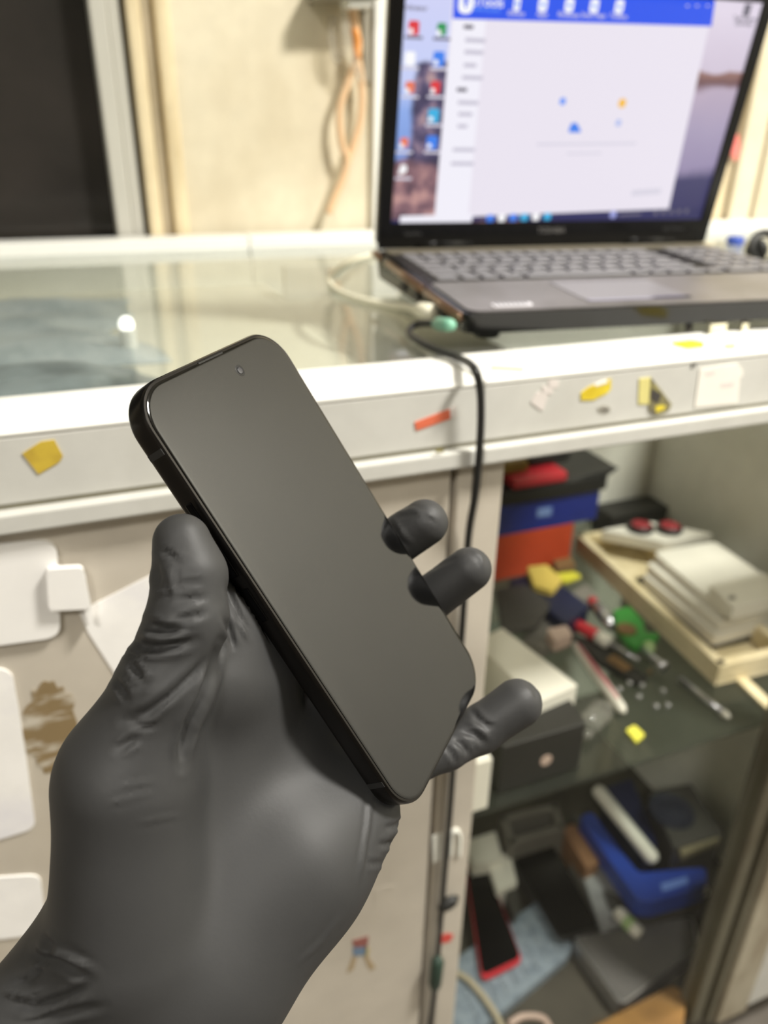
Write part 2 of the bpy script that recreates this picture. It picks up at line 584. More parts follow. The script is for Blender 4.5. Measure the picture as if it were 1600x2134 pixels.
def sheet_top(root, name, px, z, thick, material, label=None, rnd=0.0):
    pts = [on_z(u, v, z) for u, v in px]
    if rnd:
        pts = round_poly(pts, rnd)
    o = prism(name, pts, (0, 0, thick), material)
    return adopt(root, o, label)


M_YTAPE = mat_stained('yellow_tape_old', (206, 178, 66), (180, 150, 60), 0.45, scale=60)
M_YTAPE2 = mat_stained('yellow_tape', (232, 212, 62), (214, 186, 44), 0.45, scale=70)
M_YPALE = mat('yellow_pale', (226, 216, 140), 0.5)
M_ORANGE = mat('orange_label', (226, 116, 84), 0.5)
M_PAPER = mat('paper_white', (240, 236, 226), 0.7, var=0.03)
M_PAPER2 = mat('paper_grey', (226, 218, 212), 0.7, var=0.05)
M_INK = mat('ink_dark', (70, 66, 62), 0.7)
M_OLIVE = mat_stained('olive_sticker', (150, 142, 92), (104, 98, 84), 0.5, scale=120, lo=0.4, hi=0.6)
FY = 0.410
sheet(cl, 'tape_scrap', [(46, 945), (85, 920), (113, 916), (131, 950), (124, 962), (80, 988), (62, 965)], FY, 0.0006, M_YTAPE,
      'old yellow tape scrap')
sheet(cl, 'label_strip', [(863, 880), (936, 852), (938, 872), (867, 897)], FY, 0.0006, M_ORANGE, 'orange paper strip')
sheet(cl, 'label_strip_end', [(936, 852), (948, 843), (951, 866), (938, 872)], FY, 0.0007, M_PAPER2, 'torn white strip end')
sheet(cl, 'screw_mark', [(907, 936), (925, 934), (924, 942), (908, 943)], 0.4045, 0.0005, M_OLIVE)
sheet_top(cl, 'label_strip', [(-10, 872), (66, 858), (76, 865), (60, 876), (-10, 886)], 1.0215, 0.0005, M_PAPER, 'pale paper label')
for pl in ([(1120, 815), (1142, 822), (1130, 857), (1104, 838)], [(1128, 804), (1152, 806), (1150, 822), (1131, 820)],
           [(1143, 790), (1164, 792), (1162, 806), (1150, 810), (1141, 800)]):
    sheet(cr, 'torn_sticker', pl, FY, 0.0005, M_PAPER2, 'torn white sticker remnant', 0.002)
sheet(cr, 'tape_scrap', [(1210, 818), (1226, 806), (1272, 789), (1272, 810), (1264, 819), (1236, 833), (1210, 834)], FY, 0.0006,
      M_YTAPE2, 'bright yellow tape scrap')
sheet(cr, 'tape_scrap_end', [(1238, 801), (1262, 791), (1266, 797), (1240, 805)], FY, 0.0008, M_PAPER)
sheet(cr, 'round_mark', [(1244, 850), (1256, 844), (1270, 848), (1271, 858), (1258, 862), (1246, 858)], FY, 0.0004,
      mat('grey_mark', (168, 164, 152), 0.7), 'small grey round mark')
for pl in ([(1253, 850), (1260, 853), (1259, 856), (1252, 853)], [(1259, 856), (1266, 850), (1268, 853), (1261, 858)]):
    sheet(cr, 'mark_stroke', pl, FY - 0.0004, 0.0002, M_INK)
sheet(cr, 'sticker', [(1331, 789), (1355, 786), (1353, 842), (1329, 842)], FY, 0.0006, M_YPALE, 'pale yellow square sticker')
sheet(cr, 'sticker', [(1355, 786), (1398, 842), (1392, 856), (1362, 866), (1350, 855)], FY, 0.0008, M_OLIVE,
      'dark and yellow triangular sticker')
sheet(cr, 'sticker_print', [(1357, 808), (1378, 822), (1372, 840), (1357, 834)], FY - 0.0008, 0.0002, M_INK)
sheet(cr, 'sticker_print', [(1366, 846), (1386, 844), (1384, 852), (1366, 860)], FY - 0.0008, 0.0002, M_YTAPE2)
sheet(cr, 'ink_mark', [(1438, 768), (1441, 757), (1444, 757), (1443, 768)], FY, 0.0003, M_INK)
sheet(cr, 'ink_mark', [(1445, 762), (1452, 752), (1454, 754), (1448, 764)], FY, 0.0003, M_INK)
sheet(cr, 'paper_note', [(1457, 769), (1535, 757), (1547, 772), (1546, 785), (1541, 786), (1536, 840), (1446, 849)], FY, 0.0006,
      M_PAPER, 'white paper square')
sheet(cr, 'note_print', [(1470, 775), (1490, 772), (1488, 782), (1469, 784)], FY - 0.0006, 0.0001, M_PAPER2)
sheet(cr, 'note_print', [(1502, 798), (1530, 794), (1528, 806), (1500, 809)], FY - 0.0006, 0.0001, M_PAPER2)
sheet_top(cr, 'tape_scrap', [(1022, 764), (1092, 768), (1090, 774), (1022, 770)], 1.0222, 0.0004, M_YPALE, 'thin yellow tape strip')
sheet_top(cr, 'tape_scrap', [(1398, 714), (1440, 709), (1466, 714), (1466, 724), (1432, 728), (1404, 720)], 1.0222, 0.0005,
          M_YTAPE2, 'yellow tape scrap on the rail')
sheet_top(cr, 'tape_scrap', [(1508, 718), (1534, 716), (1530, 728), (1510, 728)], 1.0222, 0.0004, M_YPALE)

# closed panel of the left counter: pasted plates, papers, glue, a worn sticker
PY = 0.4145
M_PLATE = mat('white_plate', (244, 242, 238), 0.45, var=0.02)
M_SHEET = mat_stained('white_sheet', (246, 244, 240), (222, 220, 228), 0.5, scale=14, lo=0.5, hi=0.8)
sheet(cl, 'plate', [(-60, 1135), (118, 1122), (126, 1320), (-60, 1345)], PY, 0.004, M_PLATE, 'white rounded plate with a side tab', 0.009)
sheet(cl, 'plate_tab', [(96, 1180), (172, 1176), (190, 1262), (102, 1266)], PY - 0.0042, 0.004, M_PLATE, 'white plastic tab', 0.003)
sheet(cl, 'plate_tab_lip', [(160, 1195), (176, 1190), (194, 1290), (182, 1288)], PY - 0.0015, 0.006, M_SHEET, None, 0.002)
sheet(cl, 'torn_paper', [(165, 1276), (196, 1258), (240, 1236), (330, 1190), (420, 1170), (420, 1380), (250, 1420), (224, 1380),
                         (185, 1320)], PY, 0.0006, M_SHEET, 'torn white paper patch')
sheet(cl, 'sheet', [(-60, 1390), (24, 1392), (40, 1480), (58, 1600), (73, 1716), (60, 1728), (-60, 1765)], PY, 0.0012, M_SHEET,
      'tall white rounded sheet', 0.008)
sheet(cl, 'sheet', [(-60, 1830), (84, 1820), (94, 1912), (70, 1946), (-60, 1962)], PY, 0.0012, M_SHEET, 'low white rounded sheet', 0.008)
M_GLUE = mat_stained('brown_glue', (136, 116, 82), (196, 188, 172), 0.7, scale=26, lo=0.46, hi=0.60, stretch=(1.2, 1, 4.5))
rs = random.Random(3)
pts = []
for k in range(40):
    a_ = 2 * math.pi * k / 40
    r_ = rs.uniform(0.82, 1.08)
    pts.append((108 + 62 * r_ * math.cos(a_) + 6 * math.sin(a_), 1518 + 96 * r_ * math.sin(a_)))
sheet(cl, 'glue_residue', pts, PY, 0.0003, M_GLUE, 'streaky brown glue residue')
M_FADE = [mat('faded_red', (150, 96, 88), 0.6), mat('faded_blue', (112, 134, 158), 0.6), mat('faded_yellow', (186, 172, 118), 0.6),
          mat('faded_tan', (172, 152, 120), 0.6)]
for pl, mt in (([(733, 1960), (768, 1950), (765, 1972), (738, 1974)], 0), ([(735, 1974), (764, 1972), (762, 1990), (736, 1992)], 1),
               ([(762, 1968), (770, 1978), (766, 1994), (760, 1990)], 2), ([(735, 1992), (744, 1992), (736, 2020), (722, 2028)], 3),
               ([(756, 1990), (766, 1992), (783, 2016), (770, 2022)], 3)):
    sheet(cl, 'worn_sticker', pl, PY, 0.0004, M_FADE[mt], 'faded sticker remnant')
sheet(cl, 'scuff', [(780, 1855), (800, 1846), (826, 1844), (822, 1852), (800, 1858), (792, 1885), (778, 1895)], PY, 0.0002, M_PANEL)
sheet(cl, 'red_mark', [(916, 1950), (932, 1944), (945, 1948), (938, 1962), (918, 1966)], PY, 0.0004, mat('red_mark', (206, 80, 72), 0.5),
      'small red sticker')
M_PWHITE = mat('peeling_white', (232, 232, 222), 0.6)
sheet(cl, 'peeled_label', [(900, 1742), (922, 1734), (918, 1790), (902, 1798)], PY, 0.0008, M_PWHITE, 'peeled white label')
bm = bmesh.new()
bm_tube(bm, spline([on_y(u, v, PY - 0.0008) for u, v in ((938, 1782), (940, 1742), (949, 1730), (957, 1742), (956, 1782))], 6), 0.0022, 6)
adopt(cl, from_bm('peeled_label', bm, M_PWHITE), 'peeled white loop')

# ------------------------------------------------------------------ laptop
M_LBLACK = mat('laptop_gloss_black', (14, 14, 15), 0.18, var=0.03)
M_LBEZ = mat('laptop_bezel', (9, 9, 10), 0.25, var=0.03)
M_LDECK = mat_stained('laptop_deck', (112, 108, 106), (92, 88, 82), 0.38, scale=12)
M_LHINGE = mat('laptop_hinge_strip', (104, 98, 84), 0.4, var=0.06)
M_LTRIM = mat('laptop_bronze_trim', (150, 122, 100), 0.3, 0.8, var=0.05)
M_KEY = mat('laptop_key', (112, 110, 112), 0.42, var=0.12, scale=14)
M_KEYW = mat('laptop_keywell', (34, 32, 30), 0.5)
M_CHROME = mat('chrome', (210, 208, 210), 0.15, 1.0, var=0.02)

LAP_YAW = math.radians(-6.65)
LW, LD = 0.372, 0.262
lap = empty('laptop', (0.258, 0.487, 1.0224), (0, 0, LAP_YAW),
            'black laptop with grey keyboard and lit screen, open on the counter', 'laptop')
LB = 0.0085                                     # underside above the counter (feet)
ZF, ZR = 0.0240, 0.0355                          # deck height at the front and at the rear


def deck_z(y):
    return ZF + (ZR - ZF) * y / LD


# base body: wedge with an outward-rounded edge
bm = bmesh.new()
bm_prism(bm, round_poly([(0, 0, LB), (LW, 0, LB), (LW, LD, LB), (0, LD, LB)], 0.012, 5), (0, 0, 0.02))
for v in bm.verts:
    if v.co.z > LB + 0.01:
        v.co.z = deck_z(v.co.y) - 0.0005
    else:
        v.co.x = LW / 2 + (v.co.x - LW / 2) * 0.985
        v.co.y = LD / 2 + (v.co.y - LD / 2) * 0.97
base = from_bm('base', bm, M_LBLACK, lap)
for x, y in ((0.03, 0.03), (LW - 0.03, 0.03), (0.03, LD - 0.03), (LW - 0.03, LD - 0.03)):
    lathe('foot', [(0.009, 0), (0.010, 0.001), (0.010, LB + 0.001)], (x, y, 0), (0, 0, 1), M_LBEZ, lap, 16)


def deck_patch(name, x0, y0, x1, y1, up, thick, material, parent=None, r=0.0, bevel=0.0):
    pts = [(x0, y0, 0), (x1, y0, 0), (x1, y1, 0), (x0, y1, 0)]
    pts = round_poly(pts, r, 4) if r else pts
    pts = [(p[0], p[1], deck_z(p[1]) + up) for p in pts]
    return prism(name, pts, (0, 0, thick), material, parent or lap, bevel)


deck_patch('palm_rest', 0.005, 0.0035, LW - 0.005, 0.098, -0.0004, 0.0012, M_LDECK, None, 0.01)
deck_patch('key_well', 0.006, 0.0985, LW - 0.006, 0.222, -0.0004, 0.0007, M_KEYW, None, 0.004)
deck_patch('hinge_strip', 0.006, 0.2225, LW - 0.006, 0.2455, -0.0004, 0.0014, M_LHINGE, None, 0.004)
tp = deck_patch('touchpad', 0.105, 0.022, 0.195, 0.082, 0.0009, 0.0004, mat('touchpad', (126, 123, 124), 0.3, var=0.03), None, 0.004)
deck_patch('touchpad_bar', 0.105, 0.0145, 0.195, 0.0205, 0.0009, 0.001, M_CHROME, tp, 0.002)
deck_patch('touchpad_line', 0.105, 0.0825, 0.195, 0.0838, 0.0009, 0.0006, M_CHROME, tp)
# silver strip badge at the front left of the palm rest
sb = deck_patch('badge', 0.027, 0.0125, 0.058, 0.0195, 0.0008, 0.0008, mat('badge_silver', (232, 230, 236), 0.35, var=0.02), None, 0.002)
for k in range(7):
    deck_patch('badge_mark', 0.0295 + k * 0.0038, 0.0138, 0.0310 + k * 0.0038, 0.0182, 0.0016, 0.0003, M_LBEZ, sb)
# keys: each its own piece, one mesh per width
key_mesh = {}


def key(x, y, w):
    hgt = 0.0142
    kw = round(w, 4)
    if kw not in key_mesh:
        bm = bmesh.new()
        bm_box(bm, (0, 0, 0), (kw, hgt, 0.0026), 0.0009, 1)
        me = bpy.data.meshes.new('key')
        bmesh.ops.recalc_face_normals(bm, faces=bm.faces)
        bm.to_mesh(me)
        bm.free()
        me.materials.append(M_KEY)
        key_mesh[kw] = me
    o = bpy.data.objects.new('key', key_mesh[kw])
    col.objects.link(o)
    o.parent = lap
    o.location = (x, y, deck_z(y) + 0.0005)
    return o


rows = [
    [1.25, 1, 1, 1.25, 5.75, 1, 1, 1.1, 1.1, 1.1],
    [2.25, 1, 1, 1, 1, 1, 1, 1, 1, 1, 1, 2.3],
    [1.75, 1, 1, 1, 1, 1, 1, 1, 1, 1, 1, 1, 1.8],
    [1.5, 1, 1, 1, 1, 1, 1, 1, 1, 1, 1, 1, 1, 1.05],
    [1, 1, 1, 1, 1, 1, 1, 1, 1, 1, 1, 1, 1, 1.55],
    [1, 1, 1, 1, 1, 1, 1, 1, 1, 1, 1, 1, 1, 1.55],
]
U = 0.01785
for r_i, row in enumerate(rows):
    x = 0.014
    y = 0.1025 + r_i * 0.0198
    for w in row:
        key(x, y, w * U - 0.0030)
        x += w * U
    x = 0.014 + 15.55 * U - 0.0002 + 0.003
    for k in range(4):
        if r_i == 0 and k == 1:
            continue
        key(x + k * U * 0.955, y, (2 if (r_i == 0 and k == 0) else 1) * U * 0.955 - 0.0028)
# left side: bronze trim strips and ports
for y0, y1 in ((0.008, 0.088), (0.098, 0.205), (0.232, 0.256)):
    bm = bmesh.new()
    bm_tube(bm, [(-0.0002, y0, deck_z(y0) - 0.0045), (-0.0002, y1, deck_z(y1) - 0.0045)], 0.0034, 8)
    from_bm('side_trim', bm, M_LTRIM, lap, True)
for y0 in (0.020, 0.045, 0.11, 0.15):
    box('port', (-0.0006, y0, 0.0125), (0.003, y0 + 0.014, 0.0185), M_KEYW, lap, 0.0004)

# lid
LEAN = math.radians(9.6)
HY, HZ = 0.2505, 0.039
lid = empty('lid', (0, HY, HZ), (LEAN, 0, 0))
lid.parent = lap
LH = 0.252
SX0, SZ0, SW_, SH_ = 0.0135, 0.0215, 0.345, 0.194
prism_pts = round_poly([(0.0, 0, -0.0035), (LW, 0, -0.0035), (LW, 0, LH), (0.0, 0, LH)], 0.010, 5)
o = prism('lid_cover', prism_pts, (0, 0.009, 0), M_LBLACK, lid, 0.0008, 1)
bm = bmesh.new()
for lo, hi in (((0.001, -0.0026, -0.003), (LW - 0.001, 0, SZ0)), ((0.001, -0.0026, SZ0 + SH_), (LW - 0.001, 0, LH - 0.001)),
               ((0.001, -0.0026, SZ0), (SX0, 0, SZ0 + SH_)), ((SX0 + SW_, -0.0026, SZ0), (LW - 0.001, 0, SZ0 + SH_))):
    bm_box(bm, lo, hi)
from_bm('bezel', bm, M_LBEZ, lid)
for x in (0.04, LW - 0.10):
    lathe('hinge', [(0.0058, 0), (0.0058, 0.06)], (x, 0.002, -0.0005), (1, 0, 0), M_LBEZ, lid, 16, True)
M_LOGO = mat('silver_print', (150, 148, 146), 0.4, 0.6, var=0.02)
VM = Matrix.Rotation(math.pi / 2, 4, 'X')
text_mesh('maker_name', 'TOSHIBA', 0.0075, Matrix.Translation((LW / 2 - 0.002, -0.0028, 0.0125)) @ VM, M_LOGO, lid, 0.0001)
text_mesh('bezel_print', 'Satellite', 0.0056, Matrix.Translation((0.036, -0.0028, 0.0115)) @ VM, mat('grey_print', (70, 70, 70), 0.4), lid,
          0.0001)
text_mesh('bezel_print', 'High Definition', 0.0042, Matrix.Translation((LW - 0.045, -0.0028, 0.0125)) @ VM,
          bpy.data.materials['grey_print'], lid, 0.0001)
box('webcam', (LW / 2 - 0.004, -0.0029, LH - 0.014), (LW / 2 + 0.004, -0.0026, LH - 0.007), M_KEYW, lid)


# screen picture: wallpaper by nodes, windows and icons as thin lit pieces
def emis(name, rgb, strength=1.0):
    m = bpy.data.materials.new(name)
    m.use_nodes = True
    nt = m.node_tree
    b = nt.nodes['Principled BSDF']
    b.inputs['Base Color'].default_value = (0.01, 0.01, 0.01, 1)
    b.inputs['Roughness'].default_value = 0.4
    b.inputs['Emission Color'].default_value = lin(rgb) + (1,)
    b.inputs['Emission Strength'].default_value = strength
    return m


def wallpaper():
    m = emis('screen_wallpaper', (200, 200, 230))
    nt = m.node_tree
    L = nt.links
    b = nt.nodes['Principled BSDF']
    tc = nt.nodes.new('ShaderNodeTexCoord')
    sp = nt.nodes.new('ShaderNodeSeparateXYZ')
    L.new(tc.outputs['Object'], sp.inputs[0])

    def ramp(stops, src, lo, hi):
        mr = nt.nodes.new('ShaderNodeMapRange')
        mr.inputs['From Min'].default_value = lo
        mr.inputs['From Max'].default_value = hi
        L.new(src, mr.inputs['Value'])
        r = nt.nodes.new('ShaderNodeValToRGB')
        e = r.color_ramp.elements
        while len(e) < len(stops):
            e.new(0.5)
        for el, (p, c) in zip(e, stops):
            el.position = p
            el.color = lin(c) + (1,)
        L.new(mr.outputs['Result'], r.inputs['Fac'])
        return r.outputs['Color']

    nz = nt.nodes.new('ShaderNodeTexNoise')
    nz.inputs['Scale'].default_value = 26
    nz.inputs['Detail'].default_value = 4
    L.new(tc.outputs['Object'], nz.inputs['Vector'])
    ad = nt.nodes.new('ShaderNodeMath')
    ad.operation = 'MULTIPLY_ADD'
    L.new(nz.outputs['Fac'], ad.inputs[0])
    ad.inputs[1].default_value = 0.02
    L.new(sp.outputs['Z'], ad.inputs[2])
    # right side: sky, brown headland, sea, dark rocks at the foot
    right = ramp([(0.0, (44, 42, 92)), (0.22, (56, 54, 100)), (0.27, (150, 138, 172)), (0.45, (168, 156, 184)), (0.62, (186, 170, 190)),
                  (0.655, (110, 78, 84)), (0.70, (150, 112, 104)), (0.715, (208, 196, 214)), (1.0, (226, 216, 232))],
                 ad.outputs[0], SZ0 + 0.01, SZ0 + SH_ + 0.01)
    # left side: pale sky above blue sea; dark violet rock stack with brown foot
    sky = ramp([(0.0, (86, 120, 190)), (0.3, (120, 150, 214)), (0.5, (140, 170, 232)), (0.62, (196, 206, 246)), (1.0, (206, 208, 244))],
               sp.outputs['Z'], SZ0, SZ0 + SH_)
    nz2 = nt.nodes.new('ShaderNodeTexNoise')
    nz2.inputs['Scale'].default_value = 60
    nz2.inputs['Detail'].default_value = 5
    L.new(tc.outputs['Object'], nz2.inputs['Vector'])
    rock = ramp([(0.0, (44, 40, 70)), (0.45, (78, 70, 104)), (0.6, (120, 104, 132)), (0.8, (176, 146, 150))], nz2.outputs['Fac'], 0.3, 0.75)
    foot = ramp([(0.0, (60, 44, 64)), (0.5, (140, 104, 112)), (0.8, (190, 146, 142))], nz2.outputs['Fac'], 0.3, 0.72)

    def mix(fac, a, c):
        mx = nt.nodes.new('ShaderNodeMix')
        mx.data_type = 'RGBA'
        L.new(fac, mx.inputs['Factor'])
        L.new(a, mx.inputs['A'])
        L.new(c, mx.inputs['B'])
        return mx.outputs['Result']

    def expr(op, a, b2, clamp=False):
        n = nt.nodes.new('ShaderNodeMath')
        n.operation = op
        n.use_clamp = clamp
        for i, x in enumerate((a, b2)):
            if isinstance(x, (int, float)):
                n.inputs[i].default_value = x
            else:
                L.new(x, n.inputs[i])
        return n.outputs[0]

    # rock where x is right of a leaning, noisy line and below the stack's top
    z_rel = expr('SUBTRACT', sp.outputs['Z'], SZ0)
    left_line = expr('ADD', expr('MULTIPLY', z_rel, 0.07), expr('MULTIPLY', nz.outputs['Fac'], 0.016))
    rx = expr('SUBTRACT', expr('SUBTRACT', sp.outputs['X'], SX0), left_line)
    f1 = expr('MULTIPLY', expr('ADD', rx, 0.004), 220, True)
    f2 = expr('MULTIPLY', expr('SUBTRACT', expr('ADD', 0.128, expr('MULTIPLY', nz.outputs['Fac'], 0.02)), z_rel), 260, True)
    c_left = mix(expr('MULTIPLY', f1, f2), sky, rock)
    f3 = expr('MULTIPLY', expr('SUBTRACT', expr('ADD', 0.042, expr('MULTIPLY', nz.outputs['Fac'], 0.03)), z_rel), 200, True)
    c_left = mix(f3, c_left, foot)
    fx = expr('MULTIPLY', expr('SUBTRACT', sp.outputs['X'], 0.15), 400, True)
    L.new(mix(fx, c_left, right), b.inputs['Emission Color'])
    b.inputs['Emission Strength'].default_value = 1.0
    return m


scr = prism('screen', [(SX0, -0.0006, SZ0), (SX0 + SW_, -0.0006, SZ0), (SX0 + SW_, -0.0006, SZ0 + SH_), (SX0, -0.0006, SZ0 + SH_)],
            (0, 0.0005, 0), wallpaper(), lid)
bpy.context.view_layer.update()
LIDM = lid.matrix_world.copy()
_n = (LIDM.to_3x3() @ Vector((0, 1, 0))).normalized()
_p0 = LIDM @ Vector((0, -0.0006, 0))


def on_screen(u, v):
    d = Vector(ray(u, v))
    o = Vector(CAM)
    t = (_p0 - o).dot(_n) / d.dot(_n)
    q = LIDM.inverted() @ (o + d * t)
    return min(max(q.x, SX0), SX0 + SW_), min(max(q.z, SZ0), SZ0 + SH_)


LVL = [0]


def ui(name, px, material, lvl, rnd=0.0, parent=None):
    pts = [on_screen(u, v) for u, v in px]
    y = -0.0006 - 0.00012 * lvl
    pts = [(x, y, z) for x, z in pts]
    if rnd:
        pts = round_poly(pts, rnd, 4)
    return prism(name, pts, (0, 0.0001, 0), material, parent or scr)


def ui_rect(name, u, v, w, h, material, lvl, rnd=0.0, parent=None):
    x, z = on_screen(u, v)
    y = -0.0006 - 0.00012 * lvl
    pts = [(x - w / 2, y, z - h / 2), (x + w / 2, y, z - h / 2), (x + w / 2, y, z + h / 2), (x - w / 2, y, z + h / 2)]
    if rnd:
        pts = round_poly(pts, rnd, 5)
    return prism(name, pts, (0, 0.0001, 0), material, parent or scr)


E_WIN = emis('screen_white', (232, 226, 238), 1.0)
E_SIDE = emis('screen_sidebar', (240, 238, 248), 1.0)
E_BLUE = emis('screen_blue', (30, 82, 235), 1.0)
E_LBLUE = emis('screen_light_blue', (96, 148, 246), 1.0)
E_ICON = emis('screen_icon_blue', (58, 128, 236), 1.0)
E_W = emis('screen_pure_white', (250, 250, 252), 1.0)
E_GREY = emis('screen_grey_text', (196, 192, 208), 1.0)
E_DGREY = emis('screen_dark_text', (110, 106, 120), 1.0)
E_PALE = emis('screen_pale_text', (214, 210, 224), 1.0)
E_BAR = emis('screen_taskbar', (36, 36, 88), 1.0)
E_RED = emis('screen_red', (222, 52, 60), 1.0)
E_ORNG = emis('screen_orange', (232, 120, 90), 1.0)
E_GREEN = emis('screen_green', (40, 150, 84), 1.0)
E_YEL = emis('screen_yellow', (246, 190, 60), 1.0)
E_CYAN = emis('screen_cyan', (56, 176, 226), 1.0)

wn = ui('app_window', [(946, -36), (1490, -2), (1392, 440), (905, 455)], E_WIN, 1)
ui('sidebar', [(943, 40), (1012, 42), (975, 452), (906, 454)], E_SIDE, 2)
ui('header_bar', [(947, -36), (1490, -2), (1482, 55), (943, 39)], E_BLUE, 2)
lg = ui_rect('app_logo', 971, 4, 0.0135, 0.017, E_W, 3, 0.0066)
xs, zs = on_screen(971, 5)
prism('logo_mark', [(xs - 0.003, -0.00104, zs + 0.003), (xs + 0.003, -0.00104, zs + 0.003), (xs + 0.0005, -0.00104, zs - 0.0045),
                    (xs - 0.0005, -0.00104, zs - 0.0045)], (0, 0.0001, 0), E_BLUE, scr)


def ui_text(body, u, v, size, material, lvl=4, align='CENTER'):
    x, z = on_screen(u, v)
    return text_mesh('screen_text', body, size, Matrix.Translation((x, -0.0006 - 0.00012 * lvl, z)) @ VM, material, scr, 0.0, align, 0.0001)


ui_text('3uTools', 1010, 4, 0.0105, E_W)
ui_text('www.3u.com', 1013, 20, 0.0046, E_LBLUE)
for k, (u, t_) in enumerate(((1077, 'iDevice'), (1131, 'Apps'), (1186, 'Ringtones'), (1238, 'Smart Flash'), (1290, 'Toolbox'))):
    v = 8 + (u - 1077) * 0.028
    ic = ui_rect('header_icon', u, v, 0.0085 if k else 0.006, 0.0105, E_W, 3, 0.003)
    ui_rect('icon_hole', u, v, 0.003, 0.003, E_LBLUE, 4)
    ui_text(t_, u - 2, v + 20, 0.0052, E_PALE)
for u in (1432, 1452, 1474):
    ui_rect('window_button', u, 12, 0.003, 0.0012, E_PALE, 3)
# sidebar lines
for (u, v, w, mt) in ((976, 56, 0.009, E_DGREY), (990, 84, 0.019, E_GREY), (987, 109, 0.018, E_GREY), (979, 136, 0.012, E_GREY),
                      (984, 162, 0.020, E_GREY), (962, 187, 0.010, E_DGREY), (975, 214, 0.020, E_GREY), (969, 238, 0.014, E_GREY),
                      (963, 263, 0.010, E_GREY), (966, 312, 0.022, E_GREY), (963, 341, 0.023, E_GREY)):
    ui_rect('sidebar_entry', u, v, w, 0.0032, mt, 3, 0.0012)
# centre picture: icons and two lines
ui_rect('centre_icon', 1172, 211, 0.006, 0.006, E_LBLUE, 3, 0.0025)
ui_rect('centre_icon', 1296, 215, 0.0078, 0.0078, E_YEL, 3, 0.0038)
ui_rect('centre_icon', 1288, 256, 0.0055, 0.006, emis('screen_soft_blue', (176, 190, 236), 1.0), 3, 0.002)
ui('centre_icon', [(1190, 256), (1202, 256), (1211, 276), (1183, 276)], E_ICON, 3, 0.002)
ui('centre_line', [(1118, 298), (1325, 296), (1325, 301), (1118, 303)], E_PALE, 3)
ui('centre_line', [(1180, 318), (1252, 317), (1252, 321), (1180, 322)], E_PALE, 3)
ui('bottom_note', [(1318, 396), (1378, 392), (1374, 404), (1314, 408)], E_PALE, 3)
# desktop icons
for (u, v, mt, s) in ((862, 58, E_RED, 0.0095), (920, 61, E_GREEN, 0.0085), (854, 122, E_W, 0.0095), (914, 123, E_ICON, 0.0105),
                      (854, 182, E_ORNG, 0.0085), (907, 182, E_RED, 0.0090), (903, 241, E_CYAN, 0.0105), (842, 297, E_ORNG, 0.0075),
                      (900, 297, E_ICON, 0.0105), (840, 352, E_W, 0.0065)):
    ui_rect('desktop_icon', u, v, s, s * 1.1, mt, 3, 0.0022)
    ui_rect('icon_badge', u - 6, v + 7, 0.0038, 0.0038, E_W, 4, 0.001)
    ui_rect('icon_caption', u, v + 20, 0.016, 0.0022, E_DGREY if v < 90 else E_PALE, 3, 0.0008)
ui_text('Ordinateur', 862, 16, 0.0052, E_DGREY)
ui_rect('desktop_icon', 1556, 21, 0.0075, 0.0095, E_DGREY, 3, 0.001)
ui_text('TeamViewer', 1552, 39, 0.0050, E_DGREY)
ui_text('QuickSup', 1549, 49, 0.0050, E_DGREY)
# taskbar
tb_ = ui('taskbar', [(812, 458), (1475, 432), (1466, 452), (810, 474)], E_BAR, 2)
ui('search_field', [(834, 450), (985, 446), (982, 464), (832, 469)], E_SIDE, 3)
for k, (u, mt) in enumerate(((1021, E_ICON), (1045, E_W), (1069, E_ICON), (1092, E_CYAN), (1116, E_W), (1140, E_CYAN))):
    ui_rect('taskbar_icon', u, 455 - k * 0.8, 0.0078, 0.0068, mt, 3, 0.002)
ui_rect('taskbar_icon', 1277, 447, 0.007, 0.007, emis('screen_lavender', (160, 166, 226), 1.0), 3, 0.003)
ui('tray_text', [(1290, 446), (1335, 443), (1335, 447), (1290, 450)], E_DGREY, 3)
for u in (1366, 1382, 1398, 1414, 1430):
    ui_rect('tray_icon', u, 443 - (u - 1366) * 0.05, 0.004, 0.004, E_DGREY, 3)

# ------------------------------------------------------------------ things on the counter and the wall
M_CABLE = mat('black_cable', (38, 38, 36), 0.45, var=0.05)
M_WCABLE = mat('white_cable', (226, 222, 200), 0.45, var=0.04)
M_GREENP = mat('green_plug', (120, 176, 150), 0.35)
M_DGREEN = mat('dark_green_plug', (48, 66, 56), 0.45)


def mix_pts(*pts):
    return spline(pts, 8)


# black cable: from the laptop's left side over the counter edge and down past the panel
cb_path = [on_z(938, 676, 1.040), on_z(905, 674, 1.036), on_z(868, 676, 1.030), on_z(852, 692, 1.0262), on_z(872, 712, 1.0262), on_z(915, 732, 1.0262),
           on_z(960, 748, 1.0262), on_y(988, 768, 0.403), on_y(1000, 810, 0.4005), on_y(1002, 870, 0.400), on_y(998, 950, 0.400), on_y(990, 1030, 0.402),
           on_y(978, 1100, 0.408), on_y(971, 1180, 0.409), on_y(964, 1290, 0.4105), on_y(953, 1450, 0.4105), on_y(944, 1600, 0.4105), on_y(935, 1720, 0.4105),
           on_y(922, 1870, 0.4105), on_y(912, 1990, 0.4105), on_y(906, 2060, 0.4105), on_y(896, 2134, 0.4105), on_y(880, 2220, 0.4105)]
cb1 = tube('cord', mix_pts(*cb_path), 0.0026, M_CABLE, None, 8)
p0, p1 = on_z(906, 674, 1.036), on_z(940, 678, 1.0405)
pl1 = tube('plug', [p0, p0.lerp(p1, 0.2), p0.lerp(p1, 0.8), p1], [0.003, 0.0048, 0.0048, 0.0042], M_GREENP, None, 10)
a0, a1 = on_y(913, 1995, 0.4065), on_y(905, 2062, 0.4065)
